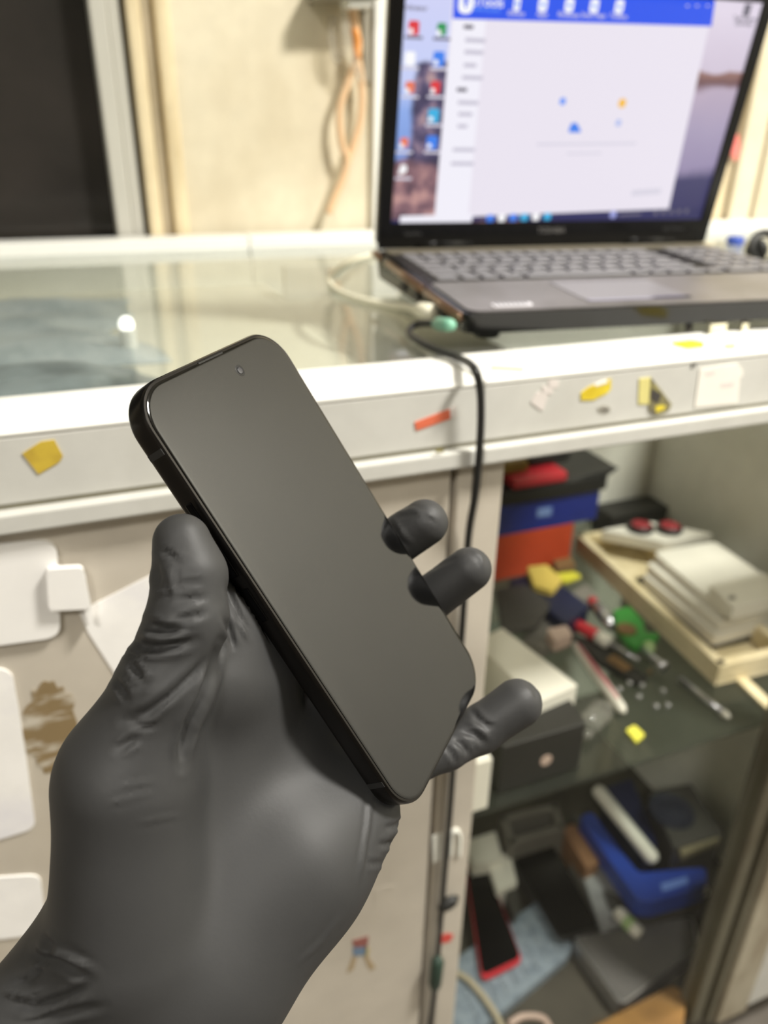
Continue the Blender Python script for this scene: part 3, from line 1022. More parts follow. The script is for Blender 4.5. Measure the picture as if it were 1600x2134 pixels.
pl2 = tube('inline_connector', [a0, a0.lerp(a1, 0.15), a0.lerp(a1, 0.8), a1], [0.003, 0.0062, 0.0062, 0.0035], M_DGREEN, None, 10)
kn = on_y(934, 1882, 0.4095)
pl3 = lathe('cord_clip', [(0.0002, -0.005), (0.006, -0.004), (0.009, 0), (0.006, 0.003), (0.0002, 0.004)], (0, 0, 0), (0, 1, 0), M_CABLE, None, 18, True)
pl3.scale = (1.25, 1.0, 0.8)
pl3.rotation_euler = (0, -0.35, 0)
pl3.location = kn
top_root('cable', [cb1, pl1, pl2, pl3], 'black cable hanging from the laptop down past the counter panel', 'cable')

# white cable looping on the glass beside the laptop
wc = [on_z(800, 527, 1.0232), on_z(770, 533, 1.0232), on_z(730, 545, 1.0232), on_z(697, 566, 1.0232), on_z(686, 586, 1.0232), on_z(704, 606, 1.0232),
      on_z(745, 622, 1.0232), on_z(800, 634, 1.0232), on_z(845, 640, 1.026), on_z(872, 646, 1.034)]
wc1 = tube('cord', mix_pts(*wc), 0.0030, M_WCABLE, None, 8)
q0, q1 = on_z(868, 645, 1.034), on_z(898, 650, 1.037)
wc2 = tube('plug', [q0, q0.lerp(q1, 0.3), q1], [0.0040, 0.0062, 0.0062], M_WCABLE, None, 10)
top_root('cable', [wc1, wc2], 'white cable looping on the glass beside the laptop', 'cable')

# small bits lying in front of and behind the laptop
M_BIT = mat('cream_plastic', (222, 216, 186), 0.5)
for (px, h, lb, mt, nm, ct) in (
        ([(1474, 676), (1512, 672), (1512, 694), (1476, 698)], 0.007, 'cream plastic cap on the rail in front of the laptop', M_BIT, 'button_cap', 'cap'),
        ([(1542, 668), (1558, 666), (1557, 690), (1543, 692)], 0.006, 'small pale plastic clip right of the cream cap', M_BIT, 'plastic_clip', 'clip'),
        ([(1426, 682), (1442, 680), (1441, 692), (1427, 694)], 0.005, 'tiny dark rubber bit left of the cream cap', M_INK, 'rubber_bit', 'scrap')):
    pts = [on_z(u, v, 1.0224) for u, v in px]
    if h > 0.0055:
        tag(prism(nm, round_poly(pts, 0.003, 3), (0, 0, h), mt, None, 0.001, 1), lb, ct)
    else:
        tag(prism(nm, round_poly(pts, 0.003, 3), (0, 0, h), mt, None, 0.001, 1), lb, ct)
# black coiled headphones at the right edge, blue cap beside it
hp = on_z(1592, 524, 1.036)
ring = [hp + Vector((0.022 * math.cos(a), 0.006 * math.sin(a), 0.017 * math.sin(a) + 0.004)) for a in [k * math.pi / 10 for k in range(21)]]
h1 = tube('band', ring, 0.0052, M_CABLE, None, 10)
h2 = lathe('ear_cushion', [(0.004, -0.006), (0.013, -0.005), (0.0145, 0.0), (0.012, 0.005), (0.004, 0.006)], hp + Vector((-0.012, 0.0, 0.002)),
           (1, 0.3, 0.1), M_CABLE, None, 20, True)
top_root('headphones', [h1, h2], 'small black headphones behind the right side of the laptop', 'headphones')
bp_ = on_z(1530, 510, 1.0205)
tag(lathe('round_tin', [(0.012, 0), (0.0125, 0.002), (0.0125, 0.010), (0.011, 0.012), (0.009, 0.0105), (0.0, 0.0105)], bp_, (0, 0, 1),
          mat('blue_plastic', (58, 84, 170), 0.4), None, 22), 'small round blue tin left of the black headphones', 'tin')

# wall bracket with tape, orange cord and plastic strips
M_GREYB = mat('bracket_grey', (150, 144, 128), 0.6)
M_PEACH = mat('peach_cord', (226, 190, 150), 0.6, var=0.05)
M_ORC = mat('orange_cord', (214, 140, 66), 0.5, var=0.05)
M_FILM = mat_glass('clear_film', (0.93, 0.92, 0.89), 0.30, (214, 208, 194), 1.4, 20, 0.1)
WYB = 1.1195
b1 = prism('shelf_plate', [on_y(640, 8, WYB), on_y(770, 4, WYB), on_y(770, -30, WYB), on_y(640, -30, WYB)], (0, -0.06, 0), M_GREYB, None, 0.001, 1)
b2 = prism('wall_plate', [on_y(752, 10, WYB), on_y(769, 10, WYB), on_y(770, 168, WYB), on_y(757, 178, WYB)], (0, -0.006, 0), M_GREYB, None, 0.001, 1)
b3 = prism('arm', [on_y(712, 22, 1.10), on_y(760, 20, 1.10), on_y(760, -4, 1.10), on_y(706, -4, 1.10)], (0, -0.030, 0), M_WHITE, None, 0.001, 1)
top_root('wall_bracket', [b1, b2, b3], 'grey wall bracket at the top edge beside the laptop', 'bracket')
for i, (pts, lb) in enumerate((([(684, 30), (702, 30), (703, 70), (714, 126), (704, 136), (690, 118), (683, 80)], 'clear plastic strip hanging left of the orange cord'),
                               ([(708, 26), (728, 26), (735, 90), (758, 160), (752, 174), (738, 150), (714, 112)],
                                'clear plastic strip hanging over the orange cord'))):
    o = prism('plastic_strip', [on_y(u, v, 1.094 - 0.008 * i) for u, v in pts], (0, 0.0012, 0), M_FILM)
    tag(o, lb, 'strip')
s1 = [on_y(u, v, 1.0985) for u, v in ((736, 14), (741, 60), (746, 100), (738, 130), (722, 178), (708, 220), (706, 262), (713, 306), (722, 332), (716, 362), (700, 402), (683, 444))]
s2 = [on_y(u, v, 1.0985) for u, v in ((731, 14), (736, 60), (741, 96), (748, 128), (754, 170), (755, 220), (748, 270), (735, 312), (725, 340), (716, 374), (701, 408), (686, 446))]
s1 = [p + Vector((0, -0.0025, 0)) for p in s1]
s2 = [p + Vector((0, 0.0025, 0)) for p in s2]
c1 = tube('strand', mix_pts(*s1), 0.0050, M_PEACH, None, 8)
c2 = tube('strand', mix_pts(*s2), 0.0050, M_PEACH, None, 8)
c3 = tube('knot', mix_pts(*[on_y(u, v, 1.0925) for u, v in ((737, 60), (744, 84), (742, 104), (744, 122))]), 0.0052, M_ORC, None, 8)
top_root('cord', [c1, c2, c3], 'peach coloured doubled cord hanging from the wall bracket', 'cord')
tag(prism('red_tag', round_poly([on_y(1524, 282, 1.1010), on_y(1538, 278, 1.1010), on_y(1540, 318, 1.1010), on_y(1530, 338, 1.1010), on_y(1522, 320, 1.1010)], 0.006, 4),
          (0, -0.002, 0), mat('red_tag', (236, 130, 122), 0.6), None), 'small pink red tag on the wall right of the laptop', 'tag')

# under the left glass: crumpled plastic bags and an added glowing dome for the white spot
M_BAG = mat_glass('bag_film_dummy')
M_BAGB = mat_stained('blue_grey_plastic', (150, 162, 166), (84, 96, 100), 0.35, scale=16, lo=0.4, hi=0.65)
M_BAGL = mat_stained('pale_blue_plastic', (196, 204, 206), (156, 168, 172), 0.35, scale=20, lo=0.4, hi=0.65)
bpy.data.materials.remove(M_BAG)


def crumple(name, x0, y0, x1, y1, z, amp, material, label, cat, seed, nx=34, ny=26):
    rs = np.random.default_rng(seed)
    ks = rs.normal(0, 1, (9, 2)) * 26
    phs = rs.uniform(0, 6.28, 9)
    bm = bmesh.new()
    top, bot = [], []
    for j in range(ny + 1):
        for i in range(nx + 1):
            s, t = i / nx, j / ny
            rad = 1 + 0.10 * math.sin(3 * math.atan2(t - 0.5, s - 0.5) + seed) + 0.06 * math.sin(7 * math.atan2(t - 0.5, s - 0.5))
            x = (x0 + x1) / 2 + (s - 0.5) * (x1 - x0) * rad
            y = (y0 + y1) / 2 + (t - 0.5) * (y1 - y0) * rad
            edge = min(1, 5 * min(s, 1 - s, t, 1 - t))
            h = sum(abs(math.sin(k[0] * x + k[1] * y + p)) for k, p in zip(ks, phs)) / 9
            top.append(bm.verts.new((x, y, z + 0.002 + amp * edge * h)))
            bot.append(bm.verts.new((x, y, z)))
    N = nx + 1
    for j in range(ny):
        for i in range(nx):
            a = j * N + i
            bm.faces.new((top[a], top[a + 1], top[a + N + 1], top[a + N]))
            bm.faces.new((bot[a + N], bot[a + N + 1], bot[a + 1], bot[a]))
    for i in range(nx):
        for a in (i, ny * N + i):
            bm.faces.new((top[a], bot[a], bot[a + 1], top[a + 1]))
    for j in range(ny):
        for a in (j * N, j * N + nx):
            bm.faces.new((top[a], top[a + N], bot[a + N], bot[a]))
    return tag(from_bm(name, bm, material, None, True), label, cat)


crumple('plastic_bag', -0.16, 0.50, 0.05, 0.68, 0.9752, 0.026, M_BAGB, 'crumpled blue grey plastic bag under the glass near the front rail', 'bag', 1)
crumple('plastic_bag', -0.30, 0.70, 0.06, 0.98, 0.9752, 0.020, M_BAGL, 'crumpled pale blue plastic bag under the glass near the window', 'bag', 5)
pl_ = on_z(263, 674, 1.004)
pa = lathe('spot_base', [(0.0075, -0.0288), (0.0075, -0.006), (0.006, -0.0045)], pl_, (0, 0, 1), M_WHITE, None, 24)
pb = lathe('spot_dome', [(0.0060, -0.0045), (0.0066, -0.001), (0.0058, 0.003), (0.003, 0.0058), (0.0, 0.0064)], pl_, (0, 0, 1),
           mat('spot_glow', (255, 252, 244), 0.3, var=0.0, emit=3.0), None, 24, True)
top_root('light_spot', [pa, pb], 'small round glowing dome added for the white spot under the counter glass', 'light')

# ------------------------------------------------------------------ clutter on the glass shelf
def slab(name, px, ztop, thick, material, label=None, cat=None, rnd=0.006, bevel=0.001):
    """flat-topped block whose top face has the given outline"""
    pts = [on_z(u, v, ztop) for u, v in px]
    if rnd:
        pts = round_poly(pts, rnd, 4)
    o = prism(name, pts, (0, 0, -thick), material, None, bevel, 1)
    if label:
        tag(o, label, cat)
    return o


def front_box(name, ul, vt, ur, vb, y, depth, material, label=None, cat=None, z0=None, bevel=0.0015):
    um, vm = (ul + ur) / 2, (vt + vb) / 2
    xa, xb = on_y(ul, vm, y).x, on_y(ur, vm, y).x
    zb, zt = on_y(um, vb, y).z, on_y(um, vt, y).z
    if z0 is not None:
        zb = z0
    o = box(name, (xa, y, zb), (xb, y + depth, zt), material, None, bevel)
    if label:
        tag(o, label, cat)
    return o, zt


M_OR = mat('orange_card', (190, 70, 36), 0.5, var=0.06)
M_ORD = mat('dark_red_card', (110, 34, 20), 0.5)
M_BLUE = mat('blue_card', (22, 42, 128), 0.45, var=0.08)
M_NAVY = mat('navy_plastic', (20, 26, 58), 0.4)
M_BLK = mat('black_plastic', (22, 22, 22), 0.45, var=0.08)
M_BLK2 = mat('black_card', (38, 37, 34), 0.55, var=0.06)
M_REDP = mat('red_plastic', (186, 44, 54), 0.35, var=0.05)
M_PUCK = mat('puck_red', (140, 38, 46), 0.45)
M_OCHRE = mat('ochre_card', (120, 96, 30), 0.6)
M_WBOX = mat('white_card', (234, 230, 218), 0.5, var=0.03)
M_WTAB = mat('white_plastic', (226, 222, 210), 0.35, var=0.03)
M_CRM = mat_stained('cream_plastic_old', (222, 208, 172), (198, 182, 140), 0.5, scale=18)
M_GRYP = mat('grey_plastic', (118, 114, 106), 0.45)
M_DGRY = mat('dark_grey_plastic', (64, 62, 58), 0.45)
M_GRN = mat('green_plastic', (52, 140, 52), 0.4, var=0.06)
M_LGRN = mat('pale_green', (170, 196, 140), 0.45)
M_SIL = mat('silver_metal', (196, 196, 200), 0.28, 0.9, var=0.04)
M_PINK = mat('pink_plastic', (206, 110, 122), 0.4)
M_YFOAM = mat('yellow_foam', (212, 186, 92), 0.8)
M_BROWN = mat('brown_scrap', (120, 92, 56), 0.7)
M_CLEAR = mat_glass('clear_plastic', (0.86, 0.86, 0.84), 0.34, (190, 188, 180), 1.5, 30, 0.06)
M_CHIP = mat('yellow_chip', (226, 220, 84), 0.5)
M_CUP = mat('pinkish_disc', (196, 172, 158), 0.5)

# stack at the back left: orange box, blue box, black slab, red case, ochre box, black box
_, z1 = front_box('carton', 1010, 1108, 1190, 1168, 0.815, 0.10, M_OR, 'orange red box at the bottom of the stack by the counter stile', 'box', SH + 0.0003)
_, z2 = front_box('carton', 1010, 1040, 1243, 1108, 0.815, 0.105, M_BLUE, 'blue box on top of the orange red box', 'box', z1 + 0.0003)
o, z3 = front_box('carton', 1010, 1014, 1262, 1040, 0.810, 0.11, M_BLK, 'flat black box on top of the blue box', 'box', z2 + 0.0003)
cxy = on_y(1150, 1006, 0.818)
tag(prism('case_wedge', [on_y(1185, 1013, 0.818), on_y(1240, 1012, 0.818), on_y(1290, 977, 0.818), on_y(1284, 974, 0.818), on_y(1190, 1000, 0.818)],
          (0, 0.09, 0), M_BLK2, None, 0.0008, 1), 'black wedge-shaped case with raised end on the stack', 'case').location.z += 0.0007
o, z4 = front_box('phone_case', 1072, 992, 1182, 1014, 0.813, 0.075, M_REDP, 'red phone case on the flat black box', 'phone case', z3 + 0.0003, 0.004)
o, z5 = front_box('carton', 1010, 967, 1100, 992, 0.834, 0.07, M_OCHRE, 'small ochre box near the top of the stack', 'box', z4 + 0.0003)
o, z6 = front_box('camera_lens_cap', 1102, 945, 1190, 992, 0.840, 0.06, M_BLK, 'black lumpy pouch on top of the red phone case', 'pouch', z4 + 0.0003, 0.008)
o.name = 'pouch'
# labels of print on the blue box
tagp = prism('print_patch', [on_y(1120, 1060, 0.8149), on_y(1150, 1056, 0.8149), on_y(1148, 1074, 0.8149), on_y(1118, 1078, 0.8149)], (0, -0.0004, 0),
             mat('pale_blue_print', (120, 146, 200), 0.5))
bpy.context.view_layer.update()
blue = [o for o in bpy.data.objects if o.name == 'carton.001'][0]
tagp.parent = blue

# long cream tray with a raised edge
def tray(name, px, zb, zt, wall, material, label, cat):
    pts = [on_z(u, v, zt) for u, v in px]
    c = sum(pts, Vector()) / len(pts)
    base = prism('tray_floor', [Vector((p.x, p.y, zb)) for p in pts], (0, 0, 0.004), material, None, 0.0008, 1)
    n = len(pts)
    parts = [base]
    for i in range(n):
        a, b = pts[i], pts[(i + 1) % n]
        t_ = (b - a).normalized()
        nrm = Vector((-t_.y, t_.x, 0))
        if nrm.dot(c - a) < 0:
            nrm = -nrm
        q = [a, b, b + nrm * wall, a + nrm * wall]
        parts.append(prism('tray_wall', [Vector((p.x, p.y, zb + 0.0041)) for p in q], (0, 0, zt - zb - 0.004), material, None, 0.0015, 2))
    return top_root(name, parts, label, cat)


tray('tray', [(1200, 1112), (1500, 1388), (1655, 1352), (1330, 1096)], SH + 0.0003, SH + 0.030, 0.012, M_CRM,
     'long cream plastic tray holding the white tablets on the shelf', 'tray')
slab('tablet', [(1322, 1204), (1482, 1340), (1640, 1304), (1470, 1175)], SH + 0.0165, 0.012, M_DGRY, 'dark grey tablet lying in the cream tray', 'tablet', 0.008)
slab('tablet', [(1338, 1196), (1490, 1324), (1648, 1280), (1478, 1160)], SH + 0.0335, 0.0165, M_WTAB, 'lowest white tablet of the stack in the cream tray', 'tablet', 0.008)
slab('tablet', [(1346, 1172), (1500, 1300), (1650, 1262), (1484, 1146)], SH + 0.0475, 0.0135, M_WTAB, 'middle white tablet of the stack in the cream tray', 'tablet', 0.008)
slab('tablet', [(1362, 1150), (1508, 1272), (1650, 1238), (1490, 1128)], SH + 0.0610, 0.013, M_WTAB, 'upper white tablet of the stack in the cream tray', 'tablet', 0.008)
wt = slab('charger_box', [(1478, 1218), (1528, 1266), (1650, 1236), (1590, 1192)], SH + 0.080, 0.0185, M_WBOX, 'small white box on top of the white tablets', 'box', 0.004)
mk = slab('print_mark', [(1516, 1242), (1530, 1240), (1534, 1248), (1520, 1250)], SH + 0.0804, 0.0003, M_GRYP, None, None, 0)
mk.parent = wt
# white tray with two red topped pucks, on an added dark block, both support and painted gap shade
bxo, zq = front_box('carton', 1262, 1128, 1400, 1200, 0.880, 0.05, M_BLK2, 'dark block added for the shaded gap behind the cream tray, under the white lid', 'box', SH + 0.0305)
zq = bxo.data.vertices[0].co.z
zq = max(v.co.z for v in bxo.data.vertices)
lidz = zq + 0.0175
wl = slab('white_lid', [(1250, 1104), (1385, 1130), (1490, 1112), (1352, 1086)], lidz, 0.017, M_WTAB, 'flat white lid carrying two round black and red pucks', 'lid', 0.008, 0.003)
for (u, v, lb) in ((1334, 1104, 'round black puck with a red top, left of the pair'), (1394, 1106, 'round black puck with a red top, right of the pair')):
    c = on_z(u, v, lidz + 0.0003)
    a = lathe('puck_body', [(0.017, 0), (0.019, 0.002), (0.019, 0.007), (0.016, 0.009)], c, (0, 0, 1), M_BLK, None, 24)
    b = lathe('puck_top', [(0.0145, 0.0091), (0.013, 0.0105), (0.0, 0.011)], c, (0, 0, 1), M_PUCK, None, 24)
    top_root('puck', [a, b], lb, 'puck', 'red topped pucks on the white lid')

# black box with a pale round mark, white box behind it, narrow white box at the stile
zb = SH + 0.060
p_bl, p_br = on_z(1036, 1655, SH), on_z(1206, 1602, SH)
bx = prism('carton', [p_bl, p_br, p_br + Vector((0.010, 0.065, 0)), p_bl + Vector((0.010, 0.065, 0))], (0, 0, 0.060), M_BLK2, None, 0.0015, 1)
bx.location.z = 0.0003
tag(bx, 'black box with a pale round mark at the front of the shelf', 'box')
fd = (p_br - p_bl).normalized()
fn = Vector((fd.y, -fd.x, 0))
c = p_bl.lerp(p_br, 0.55) + Vector((0, 0, 0.026)) + fn * 0.0002
dk = lathe('round_mark', [(0.0065, 0), (0.0065, 0.0006), (0, 0.0007)], c, fn, M_CUP, None, 20)
dk.parent = bx
slab('carton', [(990, 1336), (1046, 1308), (1204, 1428), (1120, 1464)], SH + 0.075, 0.0745, M_WBOX, 'white box behind the black box on the shelf', 'box', 0.002)
nb = box('carton', (0.268, 0.4535, SH + 0.0003), (0.297, 0.480, SH + 0.062), M_WBOX, None, 0.001)
tag(nb, 'narrow upright white box beside the counter stile', 'box')

# tools and scraps
def on_shelf(pxs, h):
    return [on_z(u, v, SH + h) for u, v in pxs]


a, b = on_shelf([(1168, 1284), (1246, 1326)], 0.012)
h_ = tube('handle', [a, a.lerp(b, .1), a.lerp(b, .5), a.lerp(b, .9), b], [0.006, 0.0085, 0.0078, 0.0085, 0.007], M_REDP, None, 12)
c_ = on_shelf([(1270, 1340)], 0.012)[0]
k_ = tube('collar', [b, c_], [0.0095, 0.0085], M_WTAB, None, 12)
e_ = on_shelf([(1330, 1376)], 0.009)[0]
s_ = tube('shaft', [c_, e_], 0.0028, M_SIL, None, 8)
top_root('screwdriver', [h_, k_, s_], 'screwdriver with a red handle and white collar', 'screwdriver')
a, b, c = on_shelf([(1240, 1262), (1276, 1306), (1384, 1390)], 0.013)
t1 = tube('handle', [a, a.lerp(b, .5), b], [0.008, 0.0095, 0.007], M_SIL, None, 12)
t2 = tube('shaft', [b, b.lerp(c, .9), c], [0.0048, 0.0046, 0.0075], M_SIL, None, 10)
a2 = on_shelf([(1232, 1250)], 0.013)[0]
t3 = tube('end_cap', [a2, a], [0.006, 0.0075], M_REDP, None, 12)
top_root('screwdriver', [t1, t2, t3], 'silver metal screwdriver with a red end cap', 'screwdriver')
# green clip with a round hole and a jaw
pts = on_shelf([(1278, 1270), (1312, 1262), (1340, 1292), (1346, 1316), (1374, 1318), (1370, 1330), (1340, 1334), (1330, 1348), (1306, 1334), (1284, 1306)], 0.024)
g1 = prism('clip_body', pts, (0, 0, -0.010), M_GRN, None, 0.002, 2)
g2 = lathe('clip_ring', [(0.006, -0.001), (0.012, -0.001), (0.012, 0.002), (0.006, 0.002)], on_shelf([(1305, 1312)], 0.0245)[0], (0, 0, 1), M_BROWN, None, 20)
g3 = lathe('clip_ball', [(0.001, -0.009), (0.006, -0.007), (0.009, 0), (0.006, 0.007), (0.001, 0.009)], on_shelf([(1350, 1350)], 0.014)[0], (0, 0, 1), M_LGRN, None, 18, True)
top_root('clip', [g1, g2, g3], 'green plastic clip with a round ring beside the silver screwdriver', 'clip')
a, b = on_shelf([(1196, 1340), (1300, 1484)], 0.006)
p1_ = tube('barrel', [a, a.lerp(b, .1), a.lerp(b, .75), a.lerp(b, .95), b], [0.003, 0.0058, 0.0070, 0.0060, 0.003], M_WTAB, None, 12)
sd = (b - a).normalized()
off = Vector((0, 0, 0.0052))
p2_ = tube('stripe', [a.lerp(b, .08) + off, a.lerp(b, .5) + off, a.lerp(b, .88) + off], [0.0018, 0.0034, 0.0016], M_PINK, None, 8)
top_root('pen', [p1_, p2_], 'white pen with a pink stripe lying on the shelf', 'pen')
tag(slab('pouch', [(1030, 1226), (1096, 1216), (1150, 1256), (1120, 1306), (1046, 1318)], SH + 0.0365, 0.006, M_DGRY, None, None, 0.01, 0.002),
    'dark grey phone lying on the navy organiser', 'phone').name = 'dead_phone'
slab('organiser', [(1058, 1210), (1130, 1190), (1230, 1262), (1180, 1300)], SH + 0.030, 0.0295, M_NAVY, 'navy plastic organiser behind the red screwdriver', 'box', 0.006)
slab('foam_piece', [(1098, 1180), (1140, 1176), (1172, 1206), (1150, 1230), (1112, 1220)], SH + 0.0405, 0.010, M_YFOAM, 'yellow foam piece in front of the orange box', 'foam', 0.004)
slab('foam_piece', [(1150, 1196), (1196, 1190), (1212, 1200), (1176, 1212)], SH + 0.036, 0.005, mat('yellow_lime', (206, 200, 60), 0.6), 'thin lime yellow strip beside the yellow foam', 'strip', 0.003)
slab('scrap', [(1146, 1150), (1186, 1150), (1200, 1180), (1160, 1186)], SH + 0.016, 0.0155, M_BROWN, 'brown scrap in front of the orange box', 'scrap', 0.004)
slab('bracket_frame', [(1086, 1330), (1128, 1282), (1170, 1290), (1196, 1330), (1130, 1352)], SH + 0.014, 0.0137, M_GRYP, 'grey plastic frame behind the white pen', 'frame', 0.005)
slab('adapter', [(1138, 1310), (1180, 1302), (1194, 1322), (1158, 1338)], SH + 0.030, 0.0155, M_CUP, 'pale plastic adapter on the grey plastic frame', 'adapter', 0.004)
slab('tweezers_case', [(1190, 1322), (1262, 1338), (1352, 1412), (1330, 1424), (1250, 1380)], SH + 0.0075, 0.0072, M_BLK, 'black tool case under the silver screwdriver', 'case', 0.004)
slab('battery_strip', [(1262, 1372), (1280, 1362), (1318, 1390), (1300, 1398)], SH + 0.0098, 0.002, M_BROWN, 'brown strip on the black tool case', 'strip', 0.001)
a, b = on_shelf([(1216, 1516), (1262, 1474)], 0.010)
cc = tube('lens_cap', [a, a.lerp(b, .2), a.lerp(b, .8), b], [0.008, 0.0135, 0.0135, 0.009], M_CLEAR, None, 14)
c2_ = tube('bead', [a + Vector((-0.006, -0.01, 0)), a + Vector((0.002, -0.012, 0))], [0.0055, 0.004], M_CLEAR, None, 12)
top_root('plastic_vial', [cc, c2_], 'clear plastic vial beside the black box', 'vial')
slab('chip', [(1304, 1520), (1322, 1510), (1344, 1530), (1326, 1546)], SH + 0.004, 0.0037, M_CHIP, 'yellow chip lying on the glass shelf', 'chip', 0.001)
a, b = on_shelf([(1416, 1414), (1508, 1486)], 0.005)
r1 = tube('rod', [a, b], 0.0036, M_SIL, None, 8)
r2 = tube('tip', [b, b + (b - a).normalized() * 0.008], [0.0050, 0.0022], M_WTAB, None, 10)
top_root('rod_tool', [r1, r2], 'thin silver rod with a pale tip on the right of the shelf', 'tool')
slab('glass_strip', [(1530, 1410), (1548, 1404), (1640, 1490), (1622, 1500)], SH + 0.004, 0.0037, M_CRM, 'cream strip at the right end of the glass shelf', 'strip', 0.001)
rs = random.Random(11)
for k, (u, v) in enumerate(((1336, 1432), (1310, 1428), (1330, 1456), (1380, 1444), (1366, 1476), (1390, 1474), (1352, 1404), (1290, 1440))):
    c = on_shelf([(u, v)], 0.0003)[0]
    tag(lathe('screw', [(0.0015, 0), (0.0015, 0.003), (0.0032, 0.0035), (0.0032, 0.0045), (0.002, 0.0055), (0, 0.0057)], c, (0, 0, 1), M_SIL if k != 6 else M_BROWN, None, 12),
        'tiny loose screw scattered on the glass shelf', 'screw', 'loose screws on the shelf')
for (px, h, mt, lb, nm, ct) in (
        ([(1196, 1112), (1225, 1150), (1300, 1240), (1262, 1246), (1206, 1180)], 0.006, M_CRM, 'cream curved strip leaning along the tray', 'strip', 'strip'),
        ([(1186, 1236), (1222, 1216), (1250, 1246), (1230, 1262)], 0.012, M_GRYP, 'grey plastic sleeve by the cream tray', 'sleeve', 'sleeve')):
    if nm == 'sleeve':
        slab(nm, px, SH + h, h - 0.0003, mt, lb, ct, 0.004)

# ------------------------------------------------------------------ clutter in the bottom of the cabinet
M_PHB = mat('dead_screen', (4, 4, 5), 0.15, var=0.02, spec=0.2)
M_SILB = mat_stained('silver_case', (150, 150, 150), (120, 120, 122), 0.35, scale=30)
M_BUB = mat_stained('bubble_wrap', (134, 146, 156), (104, 116, 128), 0.35, scale=60)
M_TABG = mat('tablet_back_grey', (98, 96, 94), 0.4, var=0.06)
M_BLUB = mat('blue_tray', (38, 68, 160), 0.4, var=0.08)
M_CARD = mat_stained('brown_card', (150, 112, 60), (120, 88, 46), 0.7, scale=14)
M_BEIGEC = mat('beige_cable', (176, 166, 142), 0.5)
B0 = BT + 0.0003


def flat(name, px, z0, h, material, label=None, cat=None, rnd=0.008, bevel=0.0012):
    return slab(name, px, z0 + h, h, material, label, cat, rnd, bevel)


def phone_like(name, px, z0, h, body, face, label, cat, inset=0.06):
    ztop = z0 + h
    pts = [on_z(u, v, ztop) for u, v in px]
    c = sum(pts, Vector()) / len(pts)
    o1 = prism('shell', round_poly(pts, 0.012, 4), (0, 0, -h), body, None, 0.0015, 1)
    inn = [c + (p - c) * (1 - inset) + Vector((0, 0, 0.0001)) for p in pts]
    o2 = prism('face', round_poly(inn, 0.010, 4), (0, 0, 0.0007), face, None)
    return top_root(name, [o1, o2], label, cat)


# cardboard box at the bottom front, open towards the viewer's side
flat('cardboard_box', [(1215, 2150), (1400, 2052), (1432, 2070), (1420, 2160), (1300, 2240)], B0, 0.030, M_CARD, 'brown cardboard box at the bottom of the cabinet', 'box', 0.004)
phone_like('tablet', [(1190, 1952), (1446, 1908), (1456, 1974), (1294, 2096)], B0, 0.034, M_SIL, M_TABG, 'grey tablet with a silver rim in the bottom of the cabinet', 'tablet', 0.05)
flat('bubble_mailer', [(930, 2010), (1130, 1870), (1194, 1968), (1186, 1990), (960, 2180), (900, 2190)], B0, 0.018, M_BUB, 'blue grey bubble wrap mailer under the red edged phone', 'mailer', 0.01)
# bubbles on the mailer
bm = bmesh.new()
zt = B0 + 0.018
for i in range(9):
    for j in range(8):
        s, t_ = (i + 0.5) / 9, (j + 0.5) / 8
        A_, B_, C_, D_ = (952, 2046), (1124, 1896), (1176, 1976), (985, 2136)
        u = (A_[0] * (1 - s) + B_[0] * s) * (1 - t_) + (D_[0] * (1 - s) + C_[0] * s) * t_
        v = (A_[1] * (1 - s) + B_[1] * s) * (1 - t_) + (D_[1] * (1 - s) + C_[1] * s) * t_
        p = on_z(u, v, zt)
        bmesh.ops.create_icosphere(bm, subdivisions=1, radius=0.0042, matrix=Matrix.Translation((p.x, p.y, zt)) @ Matrix.Diagonal((1, 1, 0.35, 1)))
bub = from_bm('bubbles', bm, M_BUB, None, True)
bub['kind'] = 'stuff'
mail = [o for o in bpy.data.objects if o.name == 'bubble_mailer'][0]
bub.parent = mail
phone_like('dead_phone', [(968, 1802), (1012, 1796), (1090, 2002), (1004, 2044)], B0 + 0.024, 0.007, M_REDP, M_PHB, 'dead black phone with a red edge on the bubble mailer', 'phone', 0.07)
phone_like('dead_phone', [(1058, 1768), (1146, 1748), (1250, 1932), (1168, 1958)], B0 + 0.030, 0.010, M_BLK, M_PHB, 'large dead black phone in the middle of the bottom pile', 'phone', 0.04)
flat('carton', [(1062, 1790), (1140, 1772), (1226, 1928), (1172, 1946)], B0, 0.0295, M_DGRY, 'dark box under the large dead black phone', 'box', 0.004)
phone_like('dead_phone', [(1200, 1790), (1272, 1764), (1322, 1922), (1252, 1946)], B0 + 0.0195, 0.010, M_SIL, M_SILB, 'silver phone back beside the large black phone', 'phone', 0.06)
flat('carton', [(1186, 1800), (1262, 1776), (1306, 1912), (1256, 1926)], B0, 0.019, M_GRYP, 'grey box under the silver phone', 'box', 0.004)
a, b = on_z(1284, 1898, B0 + 0.045), on_z(1334, 1948, B0 + 0.045)
t1 = tube('tube_body', [a, a.lerp(b, .1), b.lerp(a, .1), b], [0.007, 0.010, 0.010, 0.008], M_WTAB, None, 12)
t2 = lathe('tube_label', [(0.0104, 0.018), (0.0104, 0.032)], a, (b - a), M_LGRN, None, 14)
top_root('glue_tube', [t1, t2], 'white glue tube with a green label on the tablet', 'tube')
